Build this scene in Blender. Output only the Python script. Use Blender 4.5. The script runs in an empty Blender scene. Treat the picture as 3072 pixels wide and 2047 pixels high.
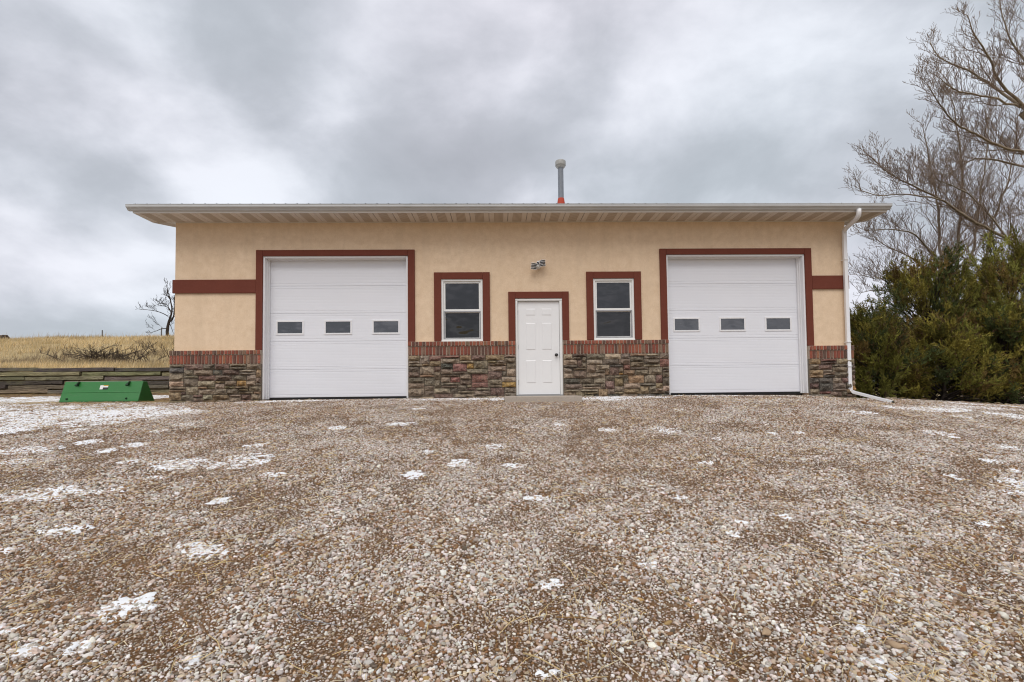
import bpy, bmesh, math, random
import numpy as np
from mathutils import Matrix, Vector

S = bpy.context.scene
C = S.collection
rnd = random.Random(7)

# ------------------------------------------------------------------ camera
YAW, PITCH, ROLL = -0.02837, 0.037654, 0.011299
CAM = Vector((0.0, -11.1, 0.14))
def rot3():
    return Matrix.Rotation(YAW, 3, 'Z') @ Matrix.Rotation(PITCH, 3, 'X') @ Matrix.Rotation(ROLL, 3, 'Y')
cd = bpy.data.cameras.new('camera'); cam = bpy.data.objects.new('camera', cd); C.objects.link(cam)
r3 = rot3()
cx, cyv, czv = r3.col[0], r3.col[2], -r3.col[1]
m4 = Matrix.Identity(4)
for i in range(3):
    m4[i][0], m4[i][1], m4[i][2], m4[i][3] = cx[i], cyv[i], czv[i], CAM[i]
cam.matrix_world = m4
cd.sensor_width = 36.0; cd.lens = 36.0 * 1540.6 / 3072.0
cd.shift_y = 86.46 / 3072.0
cd.clip_start = 0.05; cd.clip_end = 20000
S.camera = cam

# ------------------------------------------------------------------ world, sun, exposure
SUN_EL, SUN_AZ = math.radians(54), math.radians(192)     # azimuth clockwise from +y
wd = bpy.data.worlds.new('World'); S.world = wd; wd.use_nodes = True
nt = wd.node_tree; nt.nodes.clear()
def WN(t, **k):
    n = nt.nodes.new(t)
    for a, b in k.items(): setattr(n, a, b)
    return n
L = nt.links.new
tc = WN('ShaderNodeTexCoord'); sep = WN('ShaderNodeSeparateXYZ'); az = WN('ShaderNodeMapping'); az.inputs['Rotation'].default_value = (0, 0, math.radians(9)); L(tc.outputs['Generated'], az.inputs[0]); L(az.outputs[0], sep.inputs[0])
def wmath(op, a, b=None, c=None):
    n = WN('ShaderNodeMath', operation=op)
    for i, v in enumerate((a, b, c)):
        if v is None: continue
        if isinstance(v, (int, float)): n.inputs[i].default_value = v
        else: L(v, n.inputs[i])
    return n.outputs[0]
# overcast deck: soft three-dimensional noise over the whole dome, slightly flattened toward the horizon
zc = wmath('ADD', wmath('MAXIMUM', sep.outputs[2], 0.0), 0.62)
comb = WN('ShaderNodeCombineXYZ')
L(wmath('DIVIDE', sep.outputs[0], zc), comb.inputs[0]); L(wmath('DIVIDE', sep.outputs[1], zc), comb.inputs[1]); L(wmath('MULTIPLY', sep.outputs[2], 0.9), comb.inputs[2])
mp = WN('ShaderNodeMapping'); mp.inputs['Location'].default_value = (8.88, 22.95, 0.39)
L(comb.outputs[0], mp.inputs[0])
wn = WN('ShaderNodeTexNoise'); wn.inputs['Scale'].default_value = 1.6; wn.inputs['Detail'].default_value = 2
L(mp.outputs[0], wn.inputs['Vector'])
vm = WN('ShaderNodeVectorMath', operation='MULTIPLY_ADD'); vm.inputs[1].default_value = (0.22, 0.22, 0.22)
L(wn.outputs['Color'], vm.inputs[0]); L(mp.outputs[0], vm.inputs[2])
n1 = WN('ShaderNodeTexNoise'); n1.inputs['Scale'].default_value = 2.7; n1.inputs['Detail'].default_value = 3.0
n1.inputs['Roughness'].default_value = 0.36; L(vm.outputs[0], n1.inputs['Vector'])
n2 = WN('ShaderNodeTexNoise'); n2.inputs['Scale'].default_value = 8.0; n2.inputs['Detail'].default_value = 6.0
n2.inputs['Roughness'].default_value = 0.55; L(vm.outputs[0], n2.inputs['Vector'])
cl = wmath('ADD', wmath('MULTIPLY', n1.outputs[0], 0.75), wmath('MULTIPLY', n2.outputs[0], 0.25))
rp = WN('ShaderNodeValToRGB'); L(cl, rp.inputs[0])
rp.color_ramp.interpolation = 'B_SPLINE'
e = rp.color_ramp.elements
e[0].position = 0.30; e[0].color = (0.40, 0.42, 0.455, 1)
e[1].position = 0.62; e[1].color = (0.93, 0.935, 0.99, 1)
k = e.new(0.45); k.color = (0.53, 0.55, 0.595, 1)
k = e.new(0.53); k.color = (0.68, 0.695, 0.75, 1)
# slow drift between lavender and blue-grey
n3w = WN('ShaderNodeTexNoise'); n3w.inputs['Scale'].default_value = 1.1; n3w.inputs['Detail'].default_value = 2; L(mp.outputs[0], n3w.inputs['Vector'])
tint = WN('ShaderNodeValToRGB'); L(n3w.outputs[0], tint.inputs[0])
tint.color_ramp.elements[0].position = .38; tint.color_ramp.elements[0].color = (.99, .975, 1.0, 1); tint.color_ramp.elements[1].position = .62; tint.color_ramp.elements[1].color = (.95, 1.0, 1.015, 1)
tm = WN('ShaderNodeMix', data_type='RGBA', blend_type='MULTIPLY'); tm.inputs[0].default_value = 1.0; L(rp.outputs[0], tm.inputs[6]); L(tint.outputs[0], tm.inputs[7])
sky = WN('ShaderNodeTexSky', sky_type='NISHITA'); sky.sun_disc = False
sky.sun_elevation = SUN_EL; sky.sun_rotation = SUN_AZ
b1 = WN('ShaderNodeBackground'); b1.inputs[1].default_value = 0.06; L(sky.outputs[0], b1.inputs[0])
b2 = WN('ShaderNodeBackground'); b2.inputs[1].default_value = 0.79; L(tm.outputs[2], b2.inputs[0])
mx = WN('ShaderNodeMixShader'); mx.inputs[0].default_value = 0.95
L(b1.outputs[0], mx.inputs[1]); L(b2.outputs[0], mx.inputs[2])
wo = WN('ShaderNodeOutputWorld'); L(mx.outputs[0], wo.inputs[0])

sl = bpy.data.lights.new('sun', 'SUN'); sl.energy = 1.45; sl.angle = math.radians(45); sl.color = (1.0, 0.965, 0.92)
so = bpy.data.objects.new('sun', sl); C.objects.link(so)
sd = Vector((math.sin(SUN_AZ) * math.cos(SUN_EL), math.cos(SUN_AZ) * math.cos(SUN_EL), math.sin(SUN_EL)))
so.rotation_euler = sd.to_track_quat('Z', 'Y').to_euler(); so.location = (0, -20, 20)
S.view_settings.view_transform = 'Standard'; S.view_settings.look = 'None'
S.view_settings.exposure = 0.43; S.view_settings.gamma = 1.0; S.view_settings.use_curve_mapping = False
S.cycles.use_denoising = True; S.cycles.filter_width = 1.1
S.cycles.max_bounces = 6; S.cycles.transparent_max_bounces = 8

# ------------------------------------------------------------------ helpers: materials
class M:
    def __init__(s, name, rough=0.7, spec=0.3):
        s.m = bpy.data.materials.new(name); s.m.use_nodes = True
        s.t = s.m.node_tree; s.b = s.t.nodes['Principled BSDF']
        s.b.inputs['Roughness'].default_value = rough
        s.b.inputs['Specular IOR Level'].default_value = spec
    def n(s, t, **k):
        n = s.t.nodes.new(t)
        for a, b in k.items(): setattr(n, a, b)
        return n
    def set(s, sock, v):
        if isinstance(v, bpy.types.NodeSocket): s.t.links.new(v, sock)
        elif hasattr(v, '__len__') and len(v) == 3 and sock.type == 'RGBA': sock.default_value = (*v, 1)
        else: sock.default_value = v
    def pos(s, obj=False, scale=None, rand=False):
        if obj: o = s.n('ShaderNodeTexCoord').outputs['Object']
        else: o = s.n('ShaderNodeNewGeometry').outputs['Position']
        if rand:
            oi = s.n('ShaderNodeObjectInfo'); v = s.n('ShaderNodeVectorMath', operation='MULTIPLY_ADD')
            cb = s.n('ShaderNodeCombineXYZ')
            for i in range(3): s.t.links.new(oi.outputs['Random'], cb.inputs[i])
            s.t.links.new(cb.outputs[0], v.inputs[0]); v.inputs[1].default_value = (37, 71, 53); s.t.links.new(o, v.inputs[2]); o = v.outputs[0]
        if scale:
            v = s.n('ShaderNodeVectorMath', operation='MULTIPLY'); s.t.links.new(o, v.inputs[0]); v.inputs[1].default_value = scale; o = v.outputs[0]
        return o
    def noise(s, vec, scale, detail=3, rough=0.5):
        n = s.n('ShaderNodeTexNoise'); s.set(n.inputs['Vector'], vec)
        n.inputs['Scale'].default_value = scale; n.inputs['Detail'].default_value = detail; n.inputs['Roughness'].default_value = rough
        return n.outputs[0]
    def ramp(s, f, stops):
        r = s.n('ShaderNodeValToRGB'); s.set(r.inputs[0], f); e = r.color_ramp.elements
        for i, (p, c) in enumerate(stops):
            if i < 2: q = e[i]; q.position = p
            else: q = e.new(p)
            q.color = (*c, 1) if len(c) == 3 else c
        return r.outputs[0]
    def mix(s, f, a, b, mode='MIX'):
        x = s.n('ShaderNodeMix', data_type='RGBA', blend_type=mode)
        s.set(x.inputs[0], f); s.set(x.inputs[6], a); s.set(x.inputs[7], b); return x.outputs[2]
    def math(s, op, a, b=0.0, clamp=False):
        x = s.n('ShaderNodeMath', operation=op, use_clamp=clamp); s.set(x.inputs[0], a); s.set(x.inputs[1], b); return x.outputs[0]
    def grey(s, lo, hi, f, p0=0.3, p1=0.7): return s.ramp(f, [(p0, (lo,)*3), (p1, (hi,)*3)])
    def bump(s, h, strength=0.3, dist=0.01):
        b = s.n('ShaderNodeBump'); b.inputs['Strength'].default_value = strength; b.inputs['Distance'].default_value = dist
        s.set(b.inputs['Height'], h); s.set(s.b.inputs['Normal'], b.outputs[0]); return b
    def col(s, c): s.set(s.b.inputs['Base Color'], c); return s
    def ocol(s): return s.n('ShaderNodeObjectInfo').outputs['Color']
    def attr(s, name, typ='GEOMETRY'): return s.n('ShaderNodeAttribute', attribute_name=name, attribute_type=typ).outputs['Color']

def plain(name, c, rough=0.5, spec=0.4, var=0.06, scale=9.0, bump=0.0, bscale=120):
    m = M(name, rough, spec); p = m.pos()
    f = m.noise(p, scale, 4, 0.6)
    m.col(m.mix(f, tuple(v*(1-var*2) for v in c), tuple(min(1, v*(1+var*2)) for v in c)))
    if bump: m.bump(m.noise(p, bscale, 3), bump, 0.003)
    return m.m

# stucco
m = M('stucco', 0.92, 0.15); p = m.pos()
c = m.mix(m.grey(0, 1, m.noise(p, 0.7, 4, 0.6), 0.35, 0.65), (0.75, 0.575, 0.400), (0.81, 0.635, 0.46))
c = m.mix(m.grey(0, 1, m.noise(p, 7, 6, 0.7), 0.35, 0.7), c, (0.67, 0.50, 0.335))
c = m.mix(m.grey(0, .45, m.noise(p, 45, 2, 0.6), 0.5, 0.72), c, (0.85, 0.70, 0.53))
c = m.mix(m.grey(0, .35, m.noise(m.pos(scale=(2.2, 2.2, .22)), 1.6, 4, 0.6), 0.5, 0.75), c, (0.58, 0.445, 0.31))
m.col(c)
m.bump(m.math('ADD', m.noise(p, 42, 4, 0.6), m.math('MULTIPLY', m.noise(p, 150, 2), 0.5)), 0.55, 0.006); STUCCO = m.m
# red-brown painted foam trim
m = M('red_trim_paint', 0.72, 0.25); p = m.pos()
c = m.mix(m.noise(p, 3, 5, 0.6), (0.122, 0.030, 0.017), (0.165, 0.043, 0.025))
c = m.mix(m.grey(0, .4, m.noise(p, 30, 4, .7), .5, .8), c, (0.20, 0.06, 0.04)); m.col(c)
m.bump(m.noise(p, 90, 4, 0.6), 0.35, 0.004); REDTRIM = m.m
WHITE = plain('white_metal', (0.80, 0.80, 0.81), 0.38, 0.45, 0.025, 5)
VINYL = plain('white_vinyl', (0.80, 0.80, 0.78), 0.35, 0.45, 0.02, 5)
GUTTER = plain('gutter_aluminium', (0.52, 0.53, 0.53), 0.38, 0.5, 0.08, 2.5)
DOORW = plain('door_paint', (0.80, 0.80, 0.80), 0.42, 0.4, 0.02, 3)
# overhead door skin: pressed steel with fine horizontal ribs
m = M('garage_door_steel', 0.42, 0.4); p = m.pos()
m.col(m.mix(m.noise(p, 1.3, 4), (0.755, 0.77, 0.815), (0.80, 0.81, 0.85)))
w = m.n('ShaderNodeTexWave', wave_type='BANDS', bands_direction='Z', wave_profile='SIN')
m.set(w.inputs['Vector'], p); w.inputs['Scale'].default_value = 4.4; w.inputs['Distortion'].default_value = 0.0
h = m.ramp(w.outputs['Fac'], [(0.0, (0,0,0)), (0.10, (1,1,1))])
m.bump(m.math('ADD', m.math('MULTIPLY', h, 0.6), m.math('MULTIPLY', m.noise(m.pos(scale=(6, 6, 90)), 6, 3), 0.35)), 0.3, 0.005); GDOOR = m.m
DARK = plain('dark_rubber', (0.018, 0.018, 0.018), 0.7, 0.3)
BLACKM = plain('black_metal', (0.02, 0.019, 0.018), 0.35, 0.5)
HINGE = plain('hinge_steel', (0.30, 0.30, 0.30), 0.4, 0.5)
SCREENF = plain('screen_frame_grey', (0.33, 0.33, 0.34), 0.5, 0.4)
def glass(name, c, ior, rough, wob=.6):
    m = M(name, rough, 0.5); m.b.inputs['IOR'].default_value = ior
    p = m.pos(); m.col(m.mix(m.noise(p, 3, 3), c, tuple(v*1.5 for v in c)))
    m.bump(m.noise(m.pos(scale=(1, 1, 1.6)), 1.3, 2), wob, 0.045); return m.m
GLASS = glass('window_glass', (0.010, 0.011, 0.013), 1.75, 0.02)
GLASSL = glass('screened_glass', (0.008, 0.008, 0.008), 1.65, 0.05, 1.0)
GLASSD = glass('door_glass', (0.016, 0.018, 0.022), 2.1, 0.03)
m = M('insect_screen', 0.55, 0.35); m.col((0.020, 0.020, 0.021)); m.b.inputs['IOR'].default_value = 1.6
m.b.inputs['Roughness'].default_value = 0.12; SCREEN = m.m
# soffit
m = M('soffit_vinyl', 0.6, 0.3); p = m.pos()
m.col(m.mix(m.noise(p, 2.4, 4), (0.66, 0.60, 0.53), (0.74, 0.685, 0.62))); SOFFIT = m.m
m = M('soffit_vented', 0.7, 0.2); p = m.pos()
w = m.n('ShaderNodeTexWave', wave_type='BANDS', bands_direction='X'); m.set(w.inputs['Vector'], p); w.inputs['Scale'].default_value = 13
m.col(m.mix(m.grey(0, 1, w.outputs['Fac'], .35, .65), (0.40, 0.335, 0.265), (0.64, 0.56, 0.475)))
m.bump(w.outputs['Fac'], 0.3, 0.004); SOFFITV = m.m
ROOF = plain('roof_steel', (0.62, 0.63, 0.64), 0.4, 0.5, 0.05)
CLOSURE = plain('closure_foam', (0.03, 0.03, 0.03), 0.9, 0.1)
PIPE = plain('galvanised_pipe', (0.18, 0.195, 0.22), 0.45, 0.5, 0.12, 14)
CAPM = plain('vent_cap_metal', (0.33, 0.325, 0.305), 0.45, 0.5, 0.1, 12)
BOOT = plain('red_rubber_boot', (0.40, 0.055, 0.028), 0.7, 0.3, 0.1)
# masonry
m = M('mortar', 0.95, 0.1); p = m.pos()
m.col(m.mix(m.noise(p, 60, 4, .7), (0.36, 0.28, 0.22), (0.50, 0.41, 0.33))); m.bump(m.noise(p, 140, 3), .5, .004); MORTAR = m.m
m = M('stone_mortar', 0.95, 0.1); p = m.pos()
m.col(m.mix(m.noise(p, 60, 4, .7), (0.15, 0.125, 0.10), (0.26, 0.22, 0.175))); m.bump(m.noise(p, 140, 3), .5, .004); SMORTAR = m.m
m = M('fired_brick', 0.85, 0.2); p = m.pos(True, None, True); p2 = m.pos()
c = m.mix(m.grey(0, 1, m.noise(p2, 38, 5, .7), .35, .7), m.ocol(), m.mix(1.0, m.ocol(), (.55, .5, .5), 'MULTIPLY'))
spk = m.grey(0, 1, m.noise(p2, 70, 3, .7), .60, .68)
oi = m.n('ShaderNodeObjectInfo'); gate = m.math('GREATER_THAN', oi.outputs['Random'], 0.80)
c = m.mix(m.math('MULTIPLY', spk, gate), c, (0.60, 0.48, 0.37)); c = m.mix(.12, c, (.32, .24, .18)); m.col(c)
m.bump(m.noise(p2, 120, 4, .6), .5, .004); BRICK = m.m
m = M('split_stone', 0.9, 0.18); p2 = m.pos()
big = m.grey(0, 1, m.noise(p2, 16, 5, .65), .38, .62)
c = m.mix(big, m.mix(1.0, m.ocol(), (.55, .52, .50), 'MULTIPLY'), m.mix(1.0, m.ocol(), (1.35, 1.30, 1.22), 'MULTIPLY'))
c = m.mix(m.grey(0, .5, m.noise(p2, 7, 4, .7), .55, .75), c, (0.33, 0.26, 0.18))
c = m.mix(m.grey(0, .6, m.noise(p2, 55, 3, .7), .54, .72), c, (0.50, 0.44, 0.36)); m.col(c)
m.bump(m.math('ADD', m.noise(p2, 24, 6, .7), m.math('MULTIPLY', m.noise(p2, 90, 3), .4)), 1.0, .03); STONE = m.m
m = M('concrete', 0.9, 0.2); p = m.pos()
c = m.mix(m.noise(p, 4, 6, .7), (0.37, 0.315, 0.26), (0.50, 0.435, 0.37))
m.col(m.mix(m.grey(0, .5, m.noise(p, 60, 3), .5, .7), c, (0.20, 0.18, 0.16))); m.bump(m.noise(p, 80, 5, .7), .4, .004); CONC = m.m
# wood
m = M('weathered_timber', 0.9, 0.12); p = m.pos(scale=(1.0, 12, 12)); p2 = m.pos()
g = m.noise(p, 3.2, 6, .7)
c = m.mix(m.grey(0, 1, g, .32, .66), m.mix(1, m.ocol(), (.35, .32, .30), 'MULTIPLY'), m.mix(1, m.ocol(), (1.45, 1.42, 1.35), 'MULTIPLY'))
c = m.mix(m.grey(0, .5, m.noise(p2, 1.4, 4, .7), .54, .72), c, (0.23, 0.23, 0.115))
c = m.mix(m.grey(0, .9, m.noise(m.pos(scale=(1, 4, 4)), 2.6, 5, .7), .60, .70), c, (0.016, 0.013, 0.011)); m.col(c)
m.bump(m.math('ADD', g, m.noise(p2, 25, 3)), 1.0, .03); TIMBER = m.m
def bark(name, a, b):
    m = M(name, 0.9, 0.12); p = m.pos()
    m.col(m.mix(m.grey(0, 1, m.noise(p, 9, 5, .7), .35, .65), a, b)); m.bump(m.noise(m.pos(scale=(4, 4, 1)), 10, 4), .8, .02); return m.m
BARK = bark('grey_brown_bark', (0.17, 0.135, 0.098), (0.31, 0.255, 0.185))
TWIG = bark('twig_bark', (0.19, 0.135, 0.105), (0.28, 0.215, 0.165))
BARKD = bark('dark_bark', (0.030, 0.023, 0.019), (0.065, 0.050, 0.042))
BRUSH = bark('brush_bark', (0.055, 0.042, 0.032), (0.13, 0.10, 0.075))
def leafmat(name, trans=0.25, rough=0.7):
    m = M(name, rough, 0.2); a = m.attr('col'); m.col(a)
    t = m.n('ShaderNodeBsdfTranslucent'); m.set(t.inputs[0], a)
    x = m.n('ShaderNodeMixShader'); x.inputs[0].default_value = trans
    o = m.t.nodes['Material Output']; m.t.links.new(m.b.outputs[0], x.inputs[1]); m.t.links.new(t.outputs[0], x.inputs[2]); m.t.links.new(x.outputs[0], o.inputs[0])
    return m.m
JUNI = leafmat('juniper_foliage', 0.22); GRASS = leafmat('dry_grass', 0.3, 0.8); STRAW = leafmat('straw', 0.1, 0.6)
# snow
m = M('snow', 0.6, 0.25); p = m.pos()
c = m.mix(m.grey(0, 1, m.noise(p, 14, 5, .7), .3, .7), (0.80, 0.81, 0.83), (0.90, 0.905, 0.915))
m.col(m.mix(m.grey(0, .7, m.noise(p, 38, 5, .75), .60, .75), c, (0.46, 0.40, 0.34)))
m.bump(m.noise(p, 60, 4, .7), .5, .01); SNOW = m.m
# gravel ground
m = M('gravel_ground', 0.92, 0.15); p = m.pos()
v = m.n('ShaderNodeTexVoronoi'); m.set(v.inputs['Vector'], m.pos(scale=(1, 1, 0))); v.inputs['Scale'].default_value = 78
sp = m.n('ShaderNodeSeparateColor'); m.t.links.new(v.outputs['Color'], sp.inputs[0])
pc = m.ramp(sp.outputs[0], [(0, (.13, .080, .045)), (.25, (.25, .17, .11)), (.5, (.37, .29, .225)), (.75, (.45, .38, .32)), (1, (.56, .51, .46))])
soil = m.mix(m.noise(p, 35, 5, .7), (0.135, 0.070, 0.031), (0.27, 0.155, 0.076))
edge = m.grey(0, 1, v.outputs['Distance'], .25, .55)
c = m.mix(edge, pc, (0.12, 0.064, 0.029))
dirt = m.grey(0, 1, m.noise(p, 2.4, 5, .65), .50, .62)
c = m.mix(m.math('MULTIPLY', dirt, 0.75), c, soil)
yv = m.n('ShaderNodeSeparateXYZ'); m.t.links.new(p, yv.inputs[0])
m.col(c); m.bump(m.math('SUBTRACT', m.math('MULTIPLY', m.noise(p, 90, 3), .4), v.outputs['Distance']), .8, .012); GRAVELG = m.m
# hillside / terrain
m = M('dry_pasture', 0.95, 0.1); p = m.pos()
c = m.mix(m.grey(0, 1, m.noise(p, .45, 6, .7), .35, .65), (0.46, 0.345, 0.18), (0.60, 0.47, 0.26))
c = m.mix(m.grey(0, .8, m.noise(p, 2.2, 6, .7), .52, .72), c, (0.24, 0.165, 0.09)); m.col(c); m.bump(m.noise(p, 7, 6, .7), 1, .15); PASTURE = m.m
m = M('needle_litter', 0.95, 0.1); p = m.pos()
m.col(m.mix(m.noise(p, 14, 6, .7), (0.035, 0.024, 0.016), (0.13, 0.09, 0.06))); m.bump(m.noise(p, 40, 5), 1, .03); LITTER = m.m
# pebbles read their own colour from each instance
m = M('pebble', 0.75, 0.25); p = m.pos()
a = m.attr('pcol', 'INSTANCER')
c = m.mix(m.grey(0, .5, m.noise(p, 130, 3, .7), .4, .75), a, m.mix(1, a, (.6, .56, .52), 'MULTIPLY')); m.col(c); PEBBLE = m.m
m = M('green_paint', 0.32, 0.5); p = m.pos()
c = m.mix(m.noise(p, 3, 5, .7), (0.018, 0.150, 0.026), (0.030, 0.195, 0.040))
c = m.mix(m.grey(0, .55, m.noise(m.pos(scale=(1, 1, 2.5)), 7, 6, .8), .54, .72), c, (0.075, 0.17, 0.07))
c = m.mix(m.grey(0, .8, m.noise(m.pos(scale=(.5, 1, 6)), 9, 6, .8), .62, .70), c, (0.16, 0.19, 0.11))
m.col(c); GREEN = m.m
GREENHL = plain('green_highlight', (0.42, 0.52, 0.44), 0.5, 0.4, .15, 12)  # pale green that paints the highlight on the bucket's top edge
GDARK = plain('dark_green_steel', (0.010, 0.045, 0.016), 0.5, 0.4)
DECW = plain('decal_white', (0.75, 0.75, 0.72), .5); DECB = plain('decal_black', (0.015, 0.015, 0.02), .5); DECY = plain('decal_amber', (0.65, 0.33, 0.03), .5)
WIRE = plain('grey_wire', (0.25, 0.26, 0.28), .5); ROCK = plain('tan_rock', (0.42, 0.30, 0.19), .85, .2, .2, 30, .5, 90)
POST = plain('grey_post', (0.13, 0.12, 0.11), .9, .1)

# ------------------------------------------------------------------ helpers: meshes and objects
def link(o, parent=None, label=None, cat=None, group=None, kind=None):
    C.objects.link(o)
    if parent is not None:
        o.parent = parent
        if parent.type == 'EMPTY' and parent.parent is None:
            o.matrix_parent_inverse = Matrix.Translation(-parent.location)
    for k_, v_ in (('label', label), ('category', cat), ('group', group), ('kind', kind)):
        if v_: o[k_] = v_
    return o
def thing(name, loc, label, cat, group=None):
    o = bpy.data.objects.new(name, None); o.empty_display_size = 0.2; o.location = loc
    return link(o, None, label, cat, group)
def raw(name, V, F, mat, smooth=False):
    me = bpy.data.meshes.new(name); me.from_pydata([tuple(v) for v in V], [], F); me.validate()
    for mm in (mat if isinstance(mat, (list, tuple)) else [mat]): me.materials.append(mm)
    if smooth: me.polygons.foreach_set('use_smooth', [True]*len(me.polygons))
    me.update(); return me
def fast(name, V, T, mat, cols=None, smooth=False):
    """big triangle mesh from numpy arrays"""
    V = np.asarray(V, np.float32); T = np.asarray(T, np.int32)
    me = bpy.data.meshes.new(name); me.vertices.add(len(V)); me.vertices.foreach_set('co', V.ravel())
    me.loops.add(T.size); me.loops.foreach_set('vertex_index', T.ravel())
    me.polygons.add(len(T)); me.polygons.foreach_set('loop_start', np.arange(0, T.size, T.shape[1], dtype=np.int32))
    me.update(calc_edges=True)
    if smooth: me.polygons.foreach_set('use_smooth', np.ones(len(T), bool))
    if cols is not None:
        at = me.color_attributes.new('col', 'FLOAT_COLOR', 'POINT'); c4 = np.ones((len(V), 4), np.float32); c4[:, :3] = cols
        at.data.foreach_set('color', c4.ravel())
    me.materials.append(mat); me.update(); return me
class MB:
    def __init__(s): s.v = []; s.f = []; s.mi = []
    def add(s, V, F, mi=0):
        o = len(s.v); s.v += [tuple(v) for v in V]; s.f += [tuple(i+o for i in f) for f in F]; s.mi += [mi]*len(F); return s
    def box(s, x0, x1, y0, y1, z0, z1, mi=0):
        V = [(x0,y0,z0),(x1,y0,z0),(x1,y1,z0),(x0,y1,z0),(x0,y0,z1),(x1,y0,z1),(x1,y1,z1),(x0,y1,z1)]
        return s.add(V, [(0,3,2,1),(4,5,6,7),(0,1,5,4),(1,2,6,5),(2,3,7,6),(3,0,4,7)], mi)
    def prism(s, prof, x0, x1, axis='x', caps=True, mi=0, closed=True):
        n = len(prof); V = []
        for xx in (x0, x1):
            for a, b in prof: V.append((xx, a, b) if axis == 'x' else ((a, xx, b) if axis == 'y' else (a, b, xx)))
        F = [(i, (i+1) % n, n+(i+1) % n, n+i) for i in range(n if closed else n-1)]
        if caps and closed: F += [tuple(range(n-1, -1, -1)), tuple(range(n, 2*n))]
        return s.add(V, F, mi)
    def tube(s, pts, rad, n=10, caps=True, mi=0, sx=1.0, sy=1.0):
        pts = [Vector(p) for p in pts]; V = []; F = []
        up = Vector((0, 0, 1))
        for i, p in enumerate(pts):
            d = (pts[min(i+1, len(pts)-1)]-pts[max(i-1, 0)]).normalized()
            a = d.cross(up) if abs(d.z) < .95 else d.cross(Vector((0, 1, 0)))
            if abs(d.z) >= .95: a = Vector((1, 0, 0)) - d*d.x
            a.normalize(); b = d.cross(a)
            r = rad[i] if hasattr(rad, '__len__') else rad
            for k_ in range(n):
                t = 2*math.pi*(k_+.5)/n; V.append(p+a*math.cos(t)*r*sx+b*math.sin(t)*r*sy)
        for i in range(len(pts)-1):
            for k_ in range(n): F.append((i*n+k_, i*n+(k_+1) % n, (i+1)*n+(k_+1) % n, (i+1)*n+k_))
        if caps: F += [tuple(range(n-1, -1, -1)), tuple(range((len(pts)-1)*n, len(pts)*n))]
        return s.add(V, F, mi)
    def lathe(s, prof, c, n=20, mi=0):
        V = []; F = []
        for r, z in prof:
            for k_ in range(n): t = 2*math.pi*k_/n; V.append((c[0]+r*math.cos(t), c[1]+r*math.sin(t), c[2]+z))
        for i in range(len(prof)-1):
            for k_ in range(n): F.append((i*n+k_, i*n+(k_+1) % n, (i+1)*n+(k_+1) % n, (i+1)*n+k_))
        return s.add(V, F, mi)
    def mesh(s, name, mat, bevel=0.0, smooth=False):
        me = raw(name, s.v, s.f, mat, False)
        if len(me.polygons) == len(s.mi): me.polygons.foreach_set('material_index', s.mi)
        bm = bmesh.new(); bm.from_mesh(me)
        bmesh.ops.recalc_face_normals(bm, faces=bm.faces)
        if bevel:
            es = [e_ for e_ in bm.edges if len(e_.link_faces) == 2 and e_.calc_face_angle(0) > .5]
            bmesh.ops.bevel(bm, geom=es, offset=bevel, segments=2, affect='EDGES', profile=.5)
        bm.to_mesh(me); bm.free()
        if smooth: me.shade_smooth()if hasattr(me, 'shade_smooth') else None
        return me
    def build(s, name, mat, parent=None, bevel=0.0, smooth=False, **k_):
        o = bpy.data.objects.new(name, s.mesh(name, mat, bevel, smooth)); return link(o, parent, **k_)
def box(name, x0, x1, y0, y1, z0, z1, mat, parent=None, bevel=0.004, **k_):
    return MB().box(x0, x1, y0, y1, z0, z1).build(name, mat, parent, bevel, **k_)
def sm(a, b, x):
    t = np.clip((np.asarray(x, float)-a)/(b-a), 0, 1); return t*t*(3-2*t)
_r = np.random.default_rng(11); _lat = _r.random((256, 256))
def vnoise(x, y):
    x = np.asarray(x, float); y = np.asarray(y, float); xi = np.floor(x).astype(int); yi = np.floor(y).astype(int)
    fx, fy = x-xi, y-yi; fx = fx*fx*(3-2*fx); fy = fy*fy*(3-2*fy)
    g = lambda a, b: _lat[a % 256, b % 256]
    return (g(xi, yi)*(1-fx)+g(xi+1, yi)*fx)*(1-fy)+(g(xi, yi+1)*(1-fx)+g(xi+1, yi+1)*fx)*fy
def fbm(x, y, o=4):
    s_, a, t = 0, .5, 0
    for i in range(o): s_ = s_+a*vnoise(np.asarray(x)*2**i+17*i, np.asarray(y)*2**i+31*i); t += a; a *= .5
    return s_/t

# ------------------------------------------------------------------ terrain
def hill(x, y):
    ys = 5.56+8*sm(-9.2, -8.2, x)
    d = y-ys
    prof = np.interp(d, [0, .01, 3.4, 5.5, 9.5, 13.4, 18, 23.3, 27, 60, 400, 6000], [0, .72, 1.12, 1.55, 2.45, 2.85, 3.45, 4.15, 4.3, 4.0, 0, -10])
    w = 1-sm(-4, 12, x)*(1-0.0)
    return np.where(d > 0, prof*w, 0)
def G(x, y):
    x = np.asarray(x, float); y = np.asarray(y, float)
    s_ = np.clip(-y, 0, 22)
    base = -0.035-0.03*sm(-4, -7, x)-0.03*sm(4, 6.5, x)-0.10*sm(6.5, 8.2, x)-0.2*sm(8.2, 12.5, x)
    back = 0.20*sm(1.5, 5.4, y)*sm(-5, -8, x)
    und = (fbm(x*.55, y*.55, 2)-.5)*.05*sm(0.3, 1.5, s_)
    return base+back-1.5*(s_/11.1)**1.15+hill(x, y)+und+(fbm(x*.13+5, y*.13, 3)-.5)*.7*sm(8, 14, y)
def axis(lo, hi, fine, far):
    a = list(np.arange(lo, hi+1e-6, fine)); st = fine
    l_, h_ = lo, hi; left, right = [], []
    while h_ < far: st *= 1.35; h_ += st; l_ -= st; right.append(h_); left.append(l_)
    return np.array(left[::-1]+a+right)
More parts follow.
